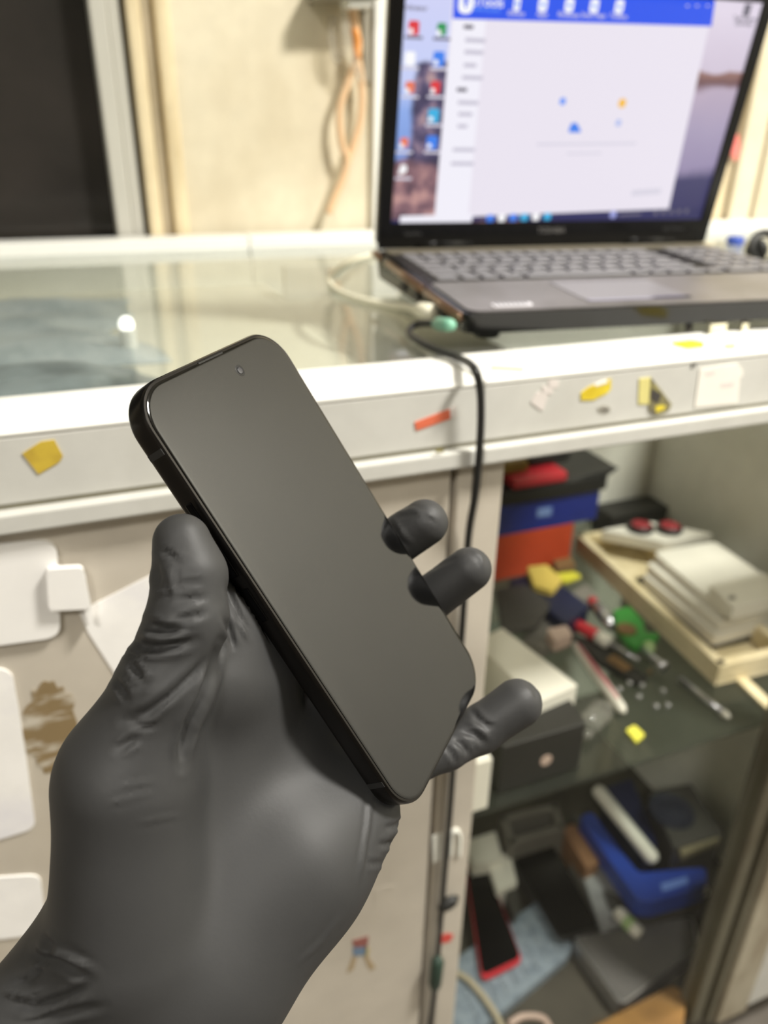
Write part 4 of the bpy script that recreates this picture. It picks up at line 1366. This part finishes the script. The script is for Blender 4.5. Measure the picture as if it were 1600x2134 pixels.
# white boxes at the left
flat('carton', [(968, 1752), (1032, 1732), (1048, 1790), (985, 1800)], B0, 0.060, M_WBOX, 'white box behind the red edged phone at left', 'box', 0.003)
flat('carton', [(1014, 1790), (1062, 1774), (1078, 1840), (1036, 1858)], B0, 0.045, M_WBOX, 'white box between the two dead black phones', 'box', 0.003)
flat('carton', [(1052, 1858), (1078, 1850), (1084, 1890), (1070, 1916)], B0, 0.035, M_DGRY, 'small dark block between the two dead black phones', 'block', 0.003)
# grey open drawer frame behind
tray('drawer_tray', [(1040, 1700), (1062, 1762), (1178, 1726), (1160, 1672)], B0, B0 + 0.075, 0.012, M_GRYP, 'grey drawer tray behind the dead phones', 'tray')
flat('charger', [(1090, 1690), (1130, 1680), (1140, 1700), (1100, 1712)], B0 + 0.0045, 0.04, M_BLK, 'black charger inside the grey drawer tray', 'charger', 0.004)
# narrow colourful boxes
flat('carton', [(1172, 1726), (1196, 1716), (1250, 1796), (1222, 1810)], B0, 0.055, mat('brown_label_card', (150, 110, 78), 0.6), 'narrow brown box beside the grey drawer tray', 'box', 0.003)
flat('carton', [(1188, 1700), (1216, 1694), (1262, 1776), (1240, 1786)], B0, 0.040, M_DGRY, 'narrow dark box between the brown box and the blue tray', 'box', 0.003)
# blue tray with white rim, white stick, round dark speaker
flat('shallow_tray', [(1256, 1850), (1346, 1898), (1470, 1852), (1466, 1880), (1350, 1930), (1270, 1890)], B0, 0.036, M_DGRY, 'dark grey tray under the white rimmed blue tray', 'tray', 0.006)
pts = [(1206, 1702), (1232, 1690), (1330, 1818), (1470, 1806), (1474, 1846), (1358, 1880), (1328, 1876)]
b1_ = slab('blue_body', pts, B0 + 0.080, 0.035, M_BLUB, None, None, 0.010, 0.002)
b2_ = tube('white_rim', [on_z(u, v, B0 + 0.047) for u, v in ((1335, 1874), (1352, 1890), (1374, 1890), (1470, 1854))], 0.0075, M_WTAB, None, 10)
b3_ = slab('print_patch', [(1376, 1842), (1432, 1826), (1434, 1840), (1380, 1858)], B0 + 0.0806, 0.0005, mat('pale_blue_print2', (110, 142, 214), 0.5), None, None, 0)
top_root('blue_tray', [b1_, b2_, b3_], 'blue plastic tray with a white front rim', 'tray')
a, b = on_z(1240, 1640, B0 + 0.150), on_z(1366, 1796, B0 + 0.100)
st = tube('stick', [a, a.lerp(b, .05), a.lerp(b, .95), b], [0.006, 0.011, 0.011, 0.006], M_WTAB, None, 10)
tag(st, 'long white plastic stick leaning over the blue tray', 'stick')
st.name = 'plastic_stick'
flat('carton', [(1262, 1640), (1316, 1622), (1372, 1760), (1336, 1780)], B0, 0.090, M_NAVY, 'dark navy box behind the white stick', 'box', 0.004)
a = slab('speaker_box', [(1352, 1650), (1440, 1632), (1506, 1738), (1404, 1770)], B0 + 0.122, 0.1205, M_DGRY, None, None, 0.006, 0.002)
cen = on_z(1398, 1690, B0 + 0.1225)
b = lathe('speaker_cone', [(0.036, 0), (0.034, 0.004), (0.024, 0.001), (0.010, 0.002), (0.0, 0.003)], cen, (0, 0, 1), mat('cone_navy', (30, 33, 48), 0.5), None, 28)
c = slab('pale_edge', [(1416, 1768), (1494, 1738), (1502, 1748), (1420, 1782)], B0 + 0.119, 0.012, mat('dull_tan', (124, 116, 90), 0.6), None, None, 0.002)
top_root('speaker', [a, b, c], 'dark boxy speaker with a round cone at the back right', 'speaker')
# cable lying across the mailer
bc = [on_z(u, v, B0 + 0.0235 + dz) for u, v, dz in ((930, 2020, 0.0), (968, 2036, 0.002), (1000, 2068, 0.003), (1030, 2110, 0.003), (1056, 2160, 0.002))]
tag(tube('cable', spline(bc, 8), 0.0045, M_BEIGEC, None, 8), 'beige cable lying across the bubble mailer', 'cable')
tag(tube('cable', spline([on_z(u, v, B0 + 0.0050) for u, v in ((1060, 2134), (1090, 2118), (1130, 2122), (1150, 2150))], 8), 0.0047, M_CUP, None, 8),
    'pale pinkish cable end at the bottom of the cabinet', 'cable')

# ------------------------------------------------------------------ phone in the hand
# pose of the phone in camera coordinates: corner of the glass at top left, unit vectors right / down / back
PH_O = np.array([-0.0672, -0.0314, 0.1998])
PH_R = np.array([[0.4150, 0.5091, -0.7541], [-0.4380, 0.8382, 0.3248], [0.7974, 0.1955, 0.5709]])
_u, _s, _v = np.linalg.svd(PH_R)
PH_R = _u @ _v
PH_W, PH_H, PH_T, PH_CR = 71.5, 147.6, 8.0, 12.5


def phone_cam(a, b, c):
    """phone millimetres (right, down, back from the glass) -> camera metres"""
    return PH_O + PH_R @ (np.array([a, b, c], float) / 1000)


def phone_mm(p_cam):
    return (np.asarray(p_cam) - PH_O) @ PH_R * 1000


def rounded_outline(w, h, r, n=10, inset=0.0):
    pts = []
    for cx, cy, a0 in ((w - r, r, -90), (w - r, h - r, 0), (r, h - r, 90), (r, r, 180)):
        for i in range(n + 1):
            a = math.radians(a0 + 90 * i / n)
            k = 0.93 + 0.07 * abs(math.cos(2 * a)) ** 1.0
            pts.append((cx + (r - inset) * math.cos(a), cy + (r - inset) * math.sin(a)))
    return pts


def build_phone():
    ROT = Matrix([list(RC.T @ PH_R[:, 0]) , list(RC.T @ PH_R[:, 1]), list(RC.T @ PH_R[:, 2])]).transposed()
    root = empty('smartphone', w_cam(PH_O), ROT.to_euler(),
                 'black smartphone with a dark blank screen held in the gloved hand', 'smartphone')
    mm = 0.001
    m_frame = mat('phone_titanium', (52, 50, 48), 0.24, 0.9, var=0.05, scale=400)
    m_glass = mat('phone_screen_glass', (7, 7, 7), 0.06, 0.0, var=0.02, spec=0.5, ior=1.68)
    m_back = mat('phone_back_glass', (24, 24, 25), 0.35, var=0.04)
    m_dark = mat('phone_dark_trim', (5, 5, 5), 0.35, var=0.02)
    m_ant = mat('phone_antenna_band', (34, 34, 34), 0.5, var=0.02)
    m_lens = mat('phone_lens', (40, 41, 48), 0.12, var=0.02, ior=1.8)

    def ringstack(name, levels, material, cap0=True, cap1=True, smooth=True):
        bm = bmesh.new()
        rings = []
        for inset, c in levels:
            rings.append([bm.verts.new((x * mm, y * mm, c * mm)) for x, y in
                          rounded_outline(PH_W, PH_H, PH_CR, 12, inset)])
            # straight sides move in with the inset too
            for v, (x, y) in zip(rings[-1], rounded_outline(PH_W, PH_H, PH_CR, 12, 0)):
                cxm = min(max(x, PH_CR), PH_W - PH_CR)
                cym = min(max(y, PH_CR), PH_H - PH_CR)
                dx, dy = x - cxm, y - cym
                L = math.hypot(dx, dy)
                v.co.x = (cxm + dx / L * (L - inset)) * mm
                v.co.y = (cym + dy / L * (L - inset)) * mm
        n = len(rings[0])
        for i in range(len(rings) - 1):
            for k in range(n):
                bm.faces.new((rings[i][k], rings[i][(k + 1) % n], rings[i + 1][(k + 1) % n], rings[i + 1][k]))
        if cap0:
            bm.faces.new(rings[0])
        if cap1:
            bm.faces.new(rings[-1])
        o = from_bm(name, bm, material, root, smooth)
        return o

    fr = ringstack('frame', [(1.2, 0.35), (0.55, 0.42), (0.15, 0.95), (0.0, 1.7), (0.0, 6.3), (0.15, 7.05),
                             (0.6, 7.6), (1.2, 7.75)], m_frame)
    e = fr.modifiers.new('edge', 'EDGE_SPLIT')
    e.split_angle = math.radians(35)
    sc = ringstack('screen', [(1.5, 0.5), (1.3, 0.18), (1.7, 0.03), (2.4, 0.0)], m_glass)
    e = sc.modifiers.new('edge', 'EDGE_SPLIT')
    e.split_angle = math.radians(25)
    ringstack('rear_glass', [(1.2, 7.6), (1.4, 7.9), (2.2, 8.0)], m_back, smooth=False)
    # front camera and sensor pill, earpiece slit
    fc = lathe('front_camera', [(1.9, -0.02), (1.75, -0.045), (0, -0.05)], (0, 0, 0), (0, 0, 1), m_dark, root, 20)
    fc.scale = (mm, mm, mm)
    fc.location = (44.4 * mm, 8.6 * mm, 0)
    ln = lathe('lens', [(1.25, -0.05), (0.9, -0.09), (0, -0.12)], (0, 0, 0), (0, 0, 1), m_lens, fc, 20, True)
    box('earpiece', (30 * mm, 1.05 * mm, -0.01 * mm), (42 * mm, 1.85 * mm, 0.25 * mm), m_dark, root, 0.2 * mm)
    # side buttons on the left side (x = 0): mute switch, volume up, volume down
    m_btn = mat('phone_button', (22, 22, 23), 0.18, 0.85, var=0.03)
    for b0, b1 in ((33.2, 39.6), (46.5, 57.5), (61.5, 72.5)):
        box('side_button', (-0.45 * mm, b0 * mm, 2.75 * mm), (0.6 * mm, b1 * mm, 5.25 * mm), m_btn, root, 0.42 * mm, 3)
    for b0 in (17.0, 132.0):
        box('antenna_band', (-0.02 * mm, b0 * mm, 1.0 * mm), (0.5 * mm, (b0 + 1.9) * mm, 7.0 * mm), m_ant, root)
    # camera plateau on the back (top corner behind the glass)
    cp = prism('camera_plateau', round_poly([(33 * mm, 3 * mm, 8 * mm), (68.5 * mm, 3 * mm, 8 * mm),
                                             (68.5 * mm, 39 * mm, 8 * mm), (33 * mm, 39 * mm, 8 * mm)], 9 * mm, 6),
               (0, 0, 1.6 * mm), m_back, root)
    for x, y in ((58.5, 12.5), (58.5, 29.5), (43.5, 21)):
        lathe('rear_lens', [(7.4 * mm, 9.5 * mm), (7.4 * mm, 11.3 * mm), (6.3 * mm, 11.6 * mm), (0, 11.4 * mm)],
              (x * mm, y * mm, 0), (0, 0, 1), m_lens, cp, 24)
    # charging port on the bottom edge
    box('charging_port', (31 * mm, (PH_H - 0.4) * mm, 2.9 * mm), (40.5 * mm, (PH_H + 0.02) * mm, 5.3 * mm), m_dark, root,
        0.15 * mm)
    return root


build_phone()

# ------------------------------------------------------------------ gloved hand
# A distance field of tapered capsules in camera millimetres, turned into one continuous surface.


def px3(u, v, d):
    return np.array([(u - CX) / F_PX * d, (v - CY) / F_PX * d, d])


def ph3(a, b, c):
    return phone_cam(a, b, c) * 1000


def round_cone(P, a, b, r1, r2):
    ba = b - a
    l2 = ba @ ba
    rr = r1 - r2
    a2 = l2 - rr * rr
    il2 = 1.0 / l2
    pa = P - a
    y = pa @ ba
    z = y - l2
    x2 = ((pa * l2 - y[:, None] * ba) ** 2).sum(1)
    y2 = y * y * l2
    z2 = z * z * l2
    k = np.sign(rr) * rr * rr * x2
    res = (np.sqrt(x2 * a2 * il2) + y * rr) * il2 - r1
    m1 = np.sign(z) * a2 * z2 > k
    m2 = np.sign(y) * a2 * y2 < k
    res = np.where(m2, np.sqrt(x2 + y2) * il2 - r1, res)
    res = np.where(m1, np.sqrt(x2 + z2) * il2 - r2, res)
    return res


def smin(a, b, k):
    h = np.maximum(k - np.abs(a - b), 0) / k
    return np.minimum(a, b) - h * h * h * k / 6


WRIST = px3(262, 2065, 212)
# tapered capsules (point, radius, point, radius)
CHAINS = {
    'palm': [
        # forearm, two side-by-side cones make the oval wrist
        (px3(205, 2025, 210), 18.5, px3(-120, 2350, 195), 21),
        (px3(372, 2120, 216), 19, px3(50, 2470, 200), 22),
        # metacarpals
        (px3(240, 1990, 214), 20, ph3(-2, 69, 26), 12.0),
        (px3(450, 1420, 218), 11, ph3(5, 62, 19.5), 9.5),
        (ph3(5, 62, 19.5), 9.5, ph3(5, 86, 23), 11),
        (px3(320, 2030, 218), 20, ph3(-3, 95, 32), 14),
        (px3(400, 2020, 220), 18, ph3(0, 116, 33), 14),
        (px3(460, 1985, 222), 19, ph3(4, 134, 34), 14.5),
        # heel of the hand on the little finger's side
        (px3(455, 1990, 220), 21, px3(612, 1800, 232), 20),
        (px3(612, 1800, 232), 20, px3(742, 1690, 243), 13.5),
    ],
    'thumb_base': [
        (px3(275, 1950, 207), 21.5, px3(266, 1650, 203), 18),
    ],
}
THUMB = [(px3(272, 1590, 203), 15.8), (px3(344, 1425, 200), 12.0), (px3(390, 1290, 199), 9.9), (px3(396, 1200, 200), 9.0),
         (px3(379, 1130, 201), 7.5)]
FINGERS = [
    [(ph3(-2, 69, 26), 12), (ph3(16, 48, 24), 10.0), (ph3(46, 34, 21), 9.0), (ph3(56, 30, 19), 8.2)],
    [(ph3(-3, 95, 32), 13.0), (ph3(50, 90, 27), 10.0), (ph3(77, 89, 13), 9.2), (ph3(82.5, 87, -4.5), 8.6)],
    [(ph3(0, 116, 33), 13.0), (ph3(52, 116, 28), 9.8), (ph3(78, 115.5, 13), 8.9), (ph3(85.5, 111, -9), 8.3)],
    [(ph3(6, 134, 34), 12.5), (ph3(34, 152, 22), 8.0), (px3(932, 1566, 274), 6.2), (px3(1000, 1520, 282), 8.3), (px3(1078, 1466, 283), 9.0)],
]


def hand_field(P):
    N = len(P)
    BIG = np.full(N, 60.0)

    def local(a, ra, b, rb, pad=26):
        r = max(ra, rb) + pad
        lo = np.minimum(a, b) - r
        hi = np.maximum(a, b) + r
        return np.all((P > lo) & (P < hi), axis=1)

    def add(field, a, ra, b, rb, k):
        msk = local(a, ra, b, rb)
        if msk.any():
            d = round_cone(P[msk], a, b, ra, rb)
            field[msk] = smin(field[msk], d, k) if k else np.minimum(field[msk], d)
        return field

    palm = BIG.copy()
    for a, ra, b, rb in CHAINS['palm']:
        palm = add(palm, a, ra, b, rb, 22)
    tb = BIG.copy()
    for a, ra, b, rb in CHAINS['thumb_base']:
        tb = add(tb, a, ra, b, rb, 6)
    th = BIG.copy()
    for (a, ra), (b, rb) in zip(THUMB[:-1], THUMB[1:]):
        th = add(th, a, ra, b, rb, 5)
    th = smin(th, tb, 16)
    body = smin(palm, th, 9)
    fing = BIG.copy()
    for ch in FINGERS:
        one = BIG.copy()
        for (a, ra), (b, rb) in zip(ch[:-1], ch[1:]):
            one = add(one, a, ra, b, rb, 4)
        fing = np.minimum(fing, one)
    d = smin(body, fing, 8)
    # the glove touches the phone but never enters it
    q = phone_mm(P / 1000) - np.array([PH_W / 2, PH_H / 2, PH_T / 2])
    r = 4.0
    e = np.abs(q) - (np.array([PH_W, PH_H, PH_T]) / 2 - np.array([r, r, r]) + 0.15)
    # rounded corners in the outline plane
    R = PH_CR
    e2 = np.abs(q[:, :2]) - (np.array([PH_W, PH_H]) / 2 - R)
    d2 = np.linalg.norm(np.maximum(e2, 0), axis=1) + np.minimum(np.maximum(e2[:, 0], e2[:, 1]), 0) - R
    dz = np.abs(q[:, 2]) - PH_T / 2
    w1 = np.stack([d2, dz], 1) + 1.0
    box_d = np.linalg.norm(np.maximum(w1, 0), axis=1) + np.minimum(np.maximum(w1[:, 0], w1[:, 1]), 0) - 1.0
    d = np.maximum(d, -(box_d - 0.25))
    # the forearm ends just outside the picture, closed
    return np.maximum(d, np.maximum(P[:, 1] - 182, -172 - P[:, 0]))


def surface_nets(lo, hi, h):
    n = np.ceil((hi - lo) / h).astype(int) + 1
    ax = [lo[i] + h * np.arange(n[i]) for i in range(3)]
    # coarse pass finds the blocks near the surface
    B = 6
    cn = (n + B - 1) // B
    cc = np.stack(np.meshgrid(*[lo[i] + h * (B * np.arange(cn[i]) + B / 2) for i in range(3)], indexing='ij'), -1)
    cd = hand_field(cc.reshape(-1, 3)).reshape(cn)
    near = np.abs(cd) < B * h * 1.6
    mask = np.repeat(np.repeat(np.repeat(near, B, 0), B, 1), B, 2)[:n[0], :n[1], :n[2]]
    F = np.where(np.repeat(np.repeat(np.repeat(cd, B, 0), B, 1), B, 2)[:n[0], :n[1], :n[2]] < 0, -50.0, 50.0)
    ii = np.argwhere(mask)
    F[mask] = hand_field(lo + ii * h)
    S = F < 0
    c = np.zeros(n - 1, int)
    for dx in (0, 1):
        for dy in (0, 1):
            for dz in (0, 1):
                c += S[dx:n[0] - 1 + dx, dy:n[1] - 1 + dy, dz:n[2] - 1 + dz]
    cells = np.argwhere((c > 0) & (c < 8))
    idx = -np.ones(n - 1, int)
    idx[tuple(cells.T)] = np.arange(len(cells))
    acc = np.zeros((len(cells), 3))
    cnt = np.zeros(len(cells))
    corner = [(0, 0, 0), (1, 0, 0), (0, 1, 0), (1, 1, 0), (0, 0, 1), (1, 0, 1), (0, 1, 1), (1, 1, 1)]
    for a in range(8):
        for b in range(a + 1, 8):
            if sum(abs(corner[a][k] - corner[b][k]) for k in range(3)) != 1:
                continue
            ca, cb = np.array(corner[a]), np.array(corner[b])
            fa = F[tuple((cells + ca).T)]
            fb = F[tuple((cells + cb).T)]
            m = (fa < 0) != (fb < 0)
            t = np.where(m, fa / np.where(m, fa - fb, 1), 0)
            acc[m] += ca + t[m, None] * (cb - ca)
            cnt[m] += 1
    V = lo + (cells + acc / cnt[:, None]) * h
    quads = []
    for axn in range(3):
        o = np.eye(3, dtype=int)[axn]
        A = S
        sl0 = [slice(0, n[i] - (1 if i == axn else 0)) for i in range(3)]
        sl1 = [slice(o[i], n[i]) for i in range(3)]
        cr = np.argwhere(A[tuple(sl0)] != A[tuple(sl1)])
        u, v = [(1, 2), (2, 0), (0, 1)][axn]
        ok = (cr[:, u] > 0) & (cr[:, v] > 0) & (cr[:, u] < n[u] - 1) & (cr[:, v] < n[v] - 1)
        cr = cr[ok]
        eu, ev = np.eye(3, dtype=int)[u], np.eye(3, dtype=int)[v]
        q = np.stack([idx[tuple((cr - eu - ev).T)], idx[tuple((cr - ev).T)], idx[tuple(cr.T)], idx[tuple((cr - eu).T)]], 1)
        ins = A[tuple(cr.T)]
        q = np.where(ins[:, None], q, q[:, ::-1])
        quads.append(q)
    return V, np.concatenate(quads)


def build_hand():
    lo = np.array([-176.0, -15, 160])
    hi = np.array([80.0, 186, 318])
    h = 1.0
    V, Q = surface_nets(lo, hi, h)
    # sharpen onto the true surface
    for _ in range(3):
        e = 0.4
        d = hand_field(V)
        g = np.stack([hand_field(V + np.eye(3)[i] * e) - hand_field(V - np.eye(3)[i] * e) for i in range(3)], 1) / (2 * e)
        g /= np.maximum(np.linalg.norm(g, axis=1), 0.3)[:, None]
        V = V - 0.8 * np.clip(d, -1, 1)[:, None] * g
    nrm = g
    V = wrinkle(V, nrm)
    me = bpy.data.meshes.new('gloved_hand')
    Wd = (CAM + (V / 1000) @ RC)
    o0 = Vector(CAM + RC.T @ (WRIST / 1000))
    me.from_pydata([tuple(p - np.array(o0)) for p in Wd], [], [tuple(int(i) for i in q) for q in Q])
    me.update()
    return me, o0


def seg_dist(P, a, b):
    ab = b - a
    t = np.clip(((P - a) @ ab) / max(ab @ ab, 1e-9), 0, 1)
    return np.linalg.norm(P - (a + t[:, None] * ab), axis=1), t


# folds of the thin glove: (pixel polyline, half width px, depth mm); positive = groove, negative = ridge
FOLDS = [
    # thumb
    ([(330, 1147), (352, 1152), (366, 1164), (378, 1172)], 6, 0.7),
    ([(322, 1170), (328, 1200), (326, 1225)], 9, 0.9),
    ([(353, 1172), (358, 1218), (366, 1248)], 6, -0.5),
    ([(376, 1218), (400, 1214), (424, 1213)], 5, 0.5),
    ([(366, 1251), (396, 1248), (430, 1245)], 6, 0.7),
    ([(318, 1236), (338, 1233), (358, 1227)], 5, -0.6),
    ([(356, 1290), (392, 1288), (430, 1278)], 7, 0.9),
    ([(303, 1298), (325, 1308), (345, 1314), (388, 1309)], 9, 1.8),
    ([(296, 1318), (318, 1330), (352, 1330), (400, 1318)], 6, -0.7),
    ([(275, 1335), (296, 1346), (318, 1350), (366, 1345), (410, 1334)], 9, 1.8),
    ([(262, 1362), (282, 1368), (300, 1362)], 6, 0.8),
    ([(268, 1378), (282, 1396), (296, 1418)], 7, 1.2),
    ([(238, 1414), (252, 1434), (266, 1458)], 7, 1.0),
    ([(286, 1436), (302, 1426), (318, 1420)], 6, 0.6),
    ([(447, 1356), (408, 1404), (358, 1450), (305, 1488), (256, 1503)], 10, 1.1),
    ([(438, 1378), (400, 1424), (352, 1468), (308, 1502)], 6, -0.5),
    ([(244, 1564), (266, 1548), (290, 1537)], 8, 0.8),
    ([(260, 1500), (300, 1515), (330, 1510)], 7, 0.6),
    ([(244, 1640), (290, 1634), (326, 1628)], 5, -0.25),
    ([(224, 1676), (270, 1664), (316, 1654)], 5, -0.25),
    ([(284, 1716), (330, 1706), (376, 1700)], 5, -0.25),
    # crease between thumb and palm
    ([(457, 1335), (440, 1400), (420, 1458), (393, 1510), (380, 1560), (379, 1600)], 9, 2.0),
    # folds beside the phone
    ([(470, 1215), (486, 1262), (506, 1310)], 6, 0.8),
    ([(478, 1245), (498, 1296), (520, 1338)], 5, -0.6),
    ([(466, 1280), (480, 1320), (486, 1350)], 6, 0.9),
    # palm: thin ridge near the phone's bottom corner, soft lines
    ([(774, 1650), (767, 1720), (755, 1790), (748, 1840)], 5, -0.55),
    ([(620, 2010), (672, 1962), (712, 1905)], 6, -0.3),
    # edge of the hand below the phone
    ([(850, 1706), (824, 1722), (800, 1726)], 6, 0.8),
    ([(826, 1752), (806, 1760), (786, 1760)], 6, 0.8),
    ([(800, 1796), (782, 1800), (764, 1798)], 6, 0.6),
    # wrist
    ([(70, 1972), (132, 1988), (198, 2022)], 7, -1.0),
    ([(56, 1990), (118, 2006), (186, 2040)], 8, 1.2),
    ([(86, 1948), (104, 1972), (112, 1996)], 7, 0.9),
    ([(20, 2050), (66, 2040), (96, 2010)], 7, 0.9),
    ([(0, 2092), (76, 2098), (140, 2078), (196, 2046)], 9, 1.2),
    ([(0, 2066), (50, 2072), (104, 2054)], 6, -0.8),
    ([(60, 2134), (130, 2110), (220, 2096)], 9, 0.9),
    # little finger
    ([(978, 1474), (996, 1498), (1016, 1512), (1030, 1516)], 6, 0.8),
    ([(957, 1520), (990, 1532), (1013, 1553)], 6, 0.9),
    ([(966, 1500), (1000, 1520), (1024, 1540)], 5, -0.6),
    ([(946, 1538), (966, 1556), (978, 1574)], 6, 1.0),
    ([(930, 1556), (942, 1572), (950, 1590)], 5, 0.9),
    ([(1092, 1418), (1114, 1436), (1120, 1462)], 5, 0.4),
    # middle and ring fingertips
    ([(806, 1080), (832, 1124), (856, 1146)], 6, 0.8),
    ([(818, 1072), (862, 1062), (905, 1082)], 5, -0.35),
    ([(876, 1066), (890, 1078), (912, 1092)], 4, 0.35),
    ([(980, 1146), (1002, 1160), (1008, 1186)], 4, -0.4),
    ([(880, 1196), (930, 1172), (960, 1160)], 4, 0.25),
]


def wrinkle(V, nrm):
    """push grooves and ridges into the front of the glove along short lines laid on its surface"""
    uv = np.stack([CX + F_PX * V[:, 0] / V[:, 2], CY + F_PX * V[:, 1] / V[:, 2]], 1)
    facing = (nrm * V).sum(1) < 20
    disp = np.zeros(len(V))
    for line, wpx, depth in FOLDS:
        L = [np.array(p, float) for p in line]
        best = np.full(len(V), 1e9)
        tt = np.zeros(len(V))
        n = len(L) - 1
        for i in range(n):
            dd, t = seg_dist(uv, L[i], L[i + 1])
            m = dd < best
            best[m] = dd[m]
            tt[m] = (i + t[m]) / n
        taper = np.clip(np.minimum(tt, 1 - tt) * 4, 0.15, 1)
        g = np.exp(-(best / wpx) ** 2) - 0.45 * np.exp(-((best - 1.9 * wpx) / (0.9 * wpx)) ** 2)
        disp -= np.where(facing, depth * taper * g, 0)
    return V + nrm * disp[:, None]
hand_me, hand_o = build_hand()
m_glove = mat('glove_nitrile', (53, 53, 53), 0.56, var=0.05, scale=60, bump=0.025, bump_scale=700, spec=0.42)
glove = link_mesh('gloved_hand', hand_me, m_glove, None, True)
glove.location = hand_o
tag(glove, 'left hand in a black nitrile glove gripping the black smartphone', 'hand')
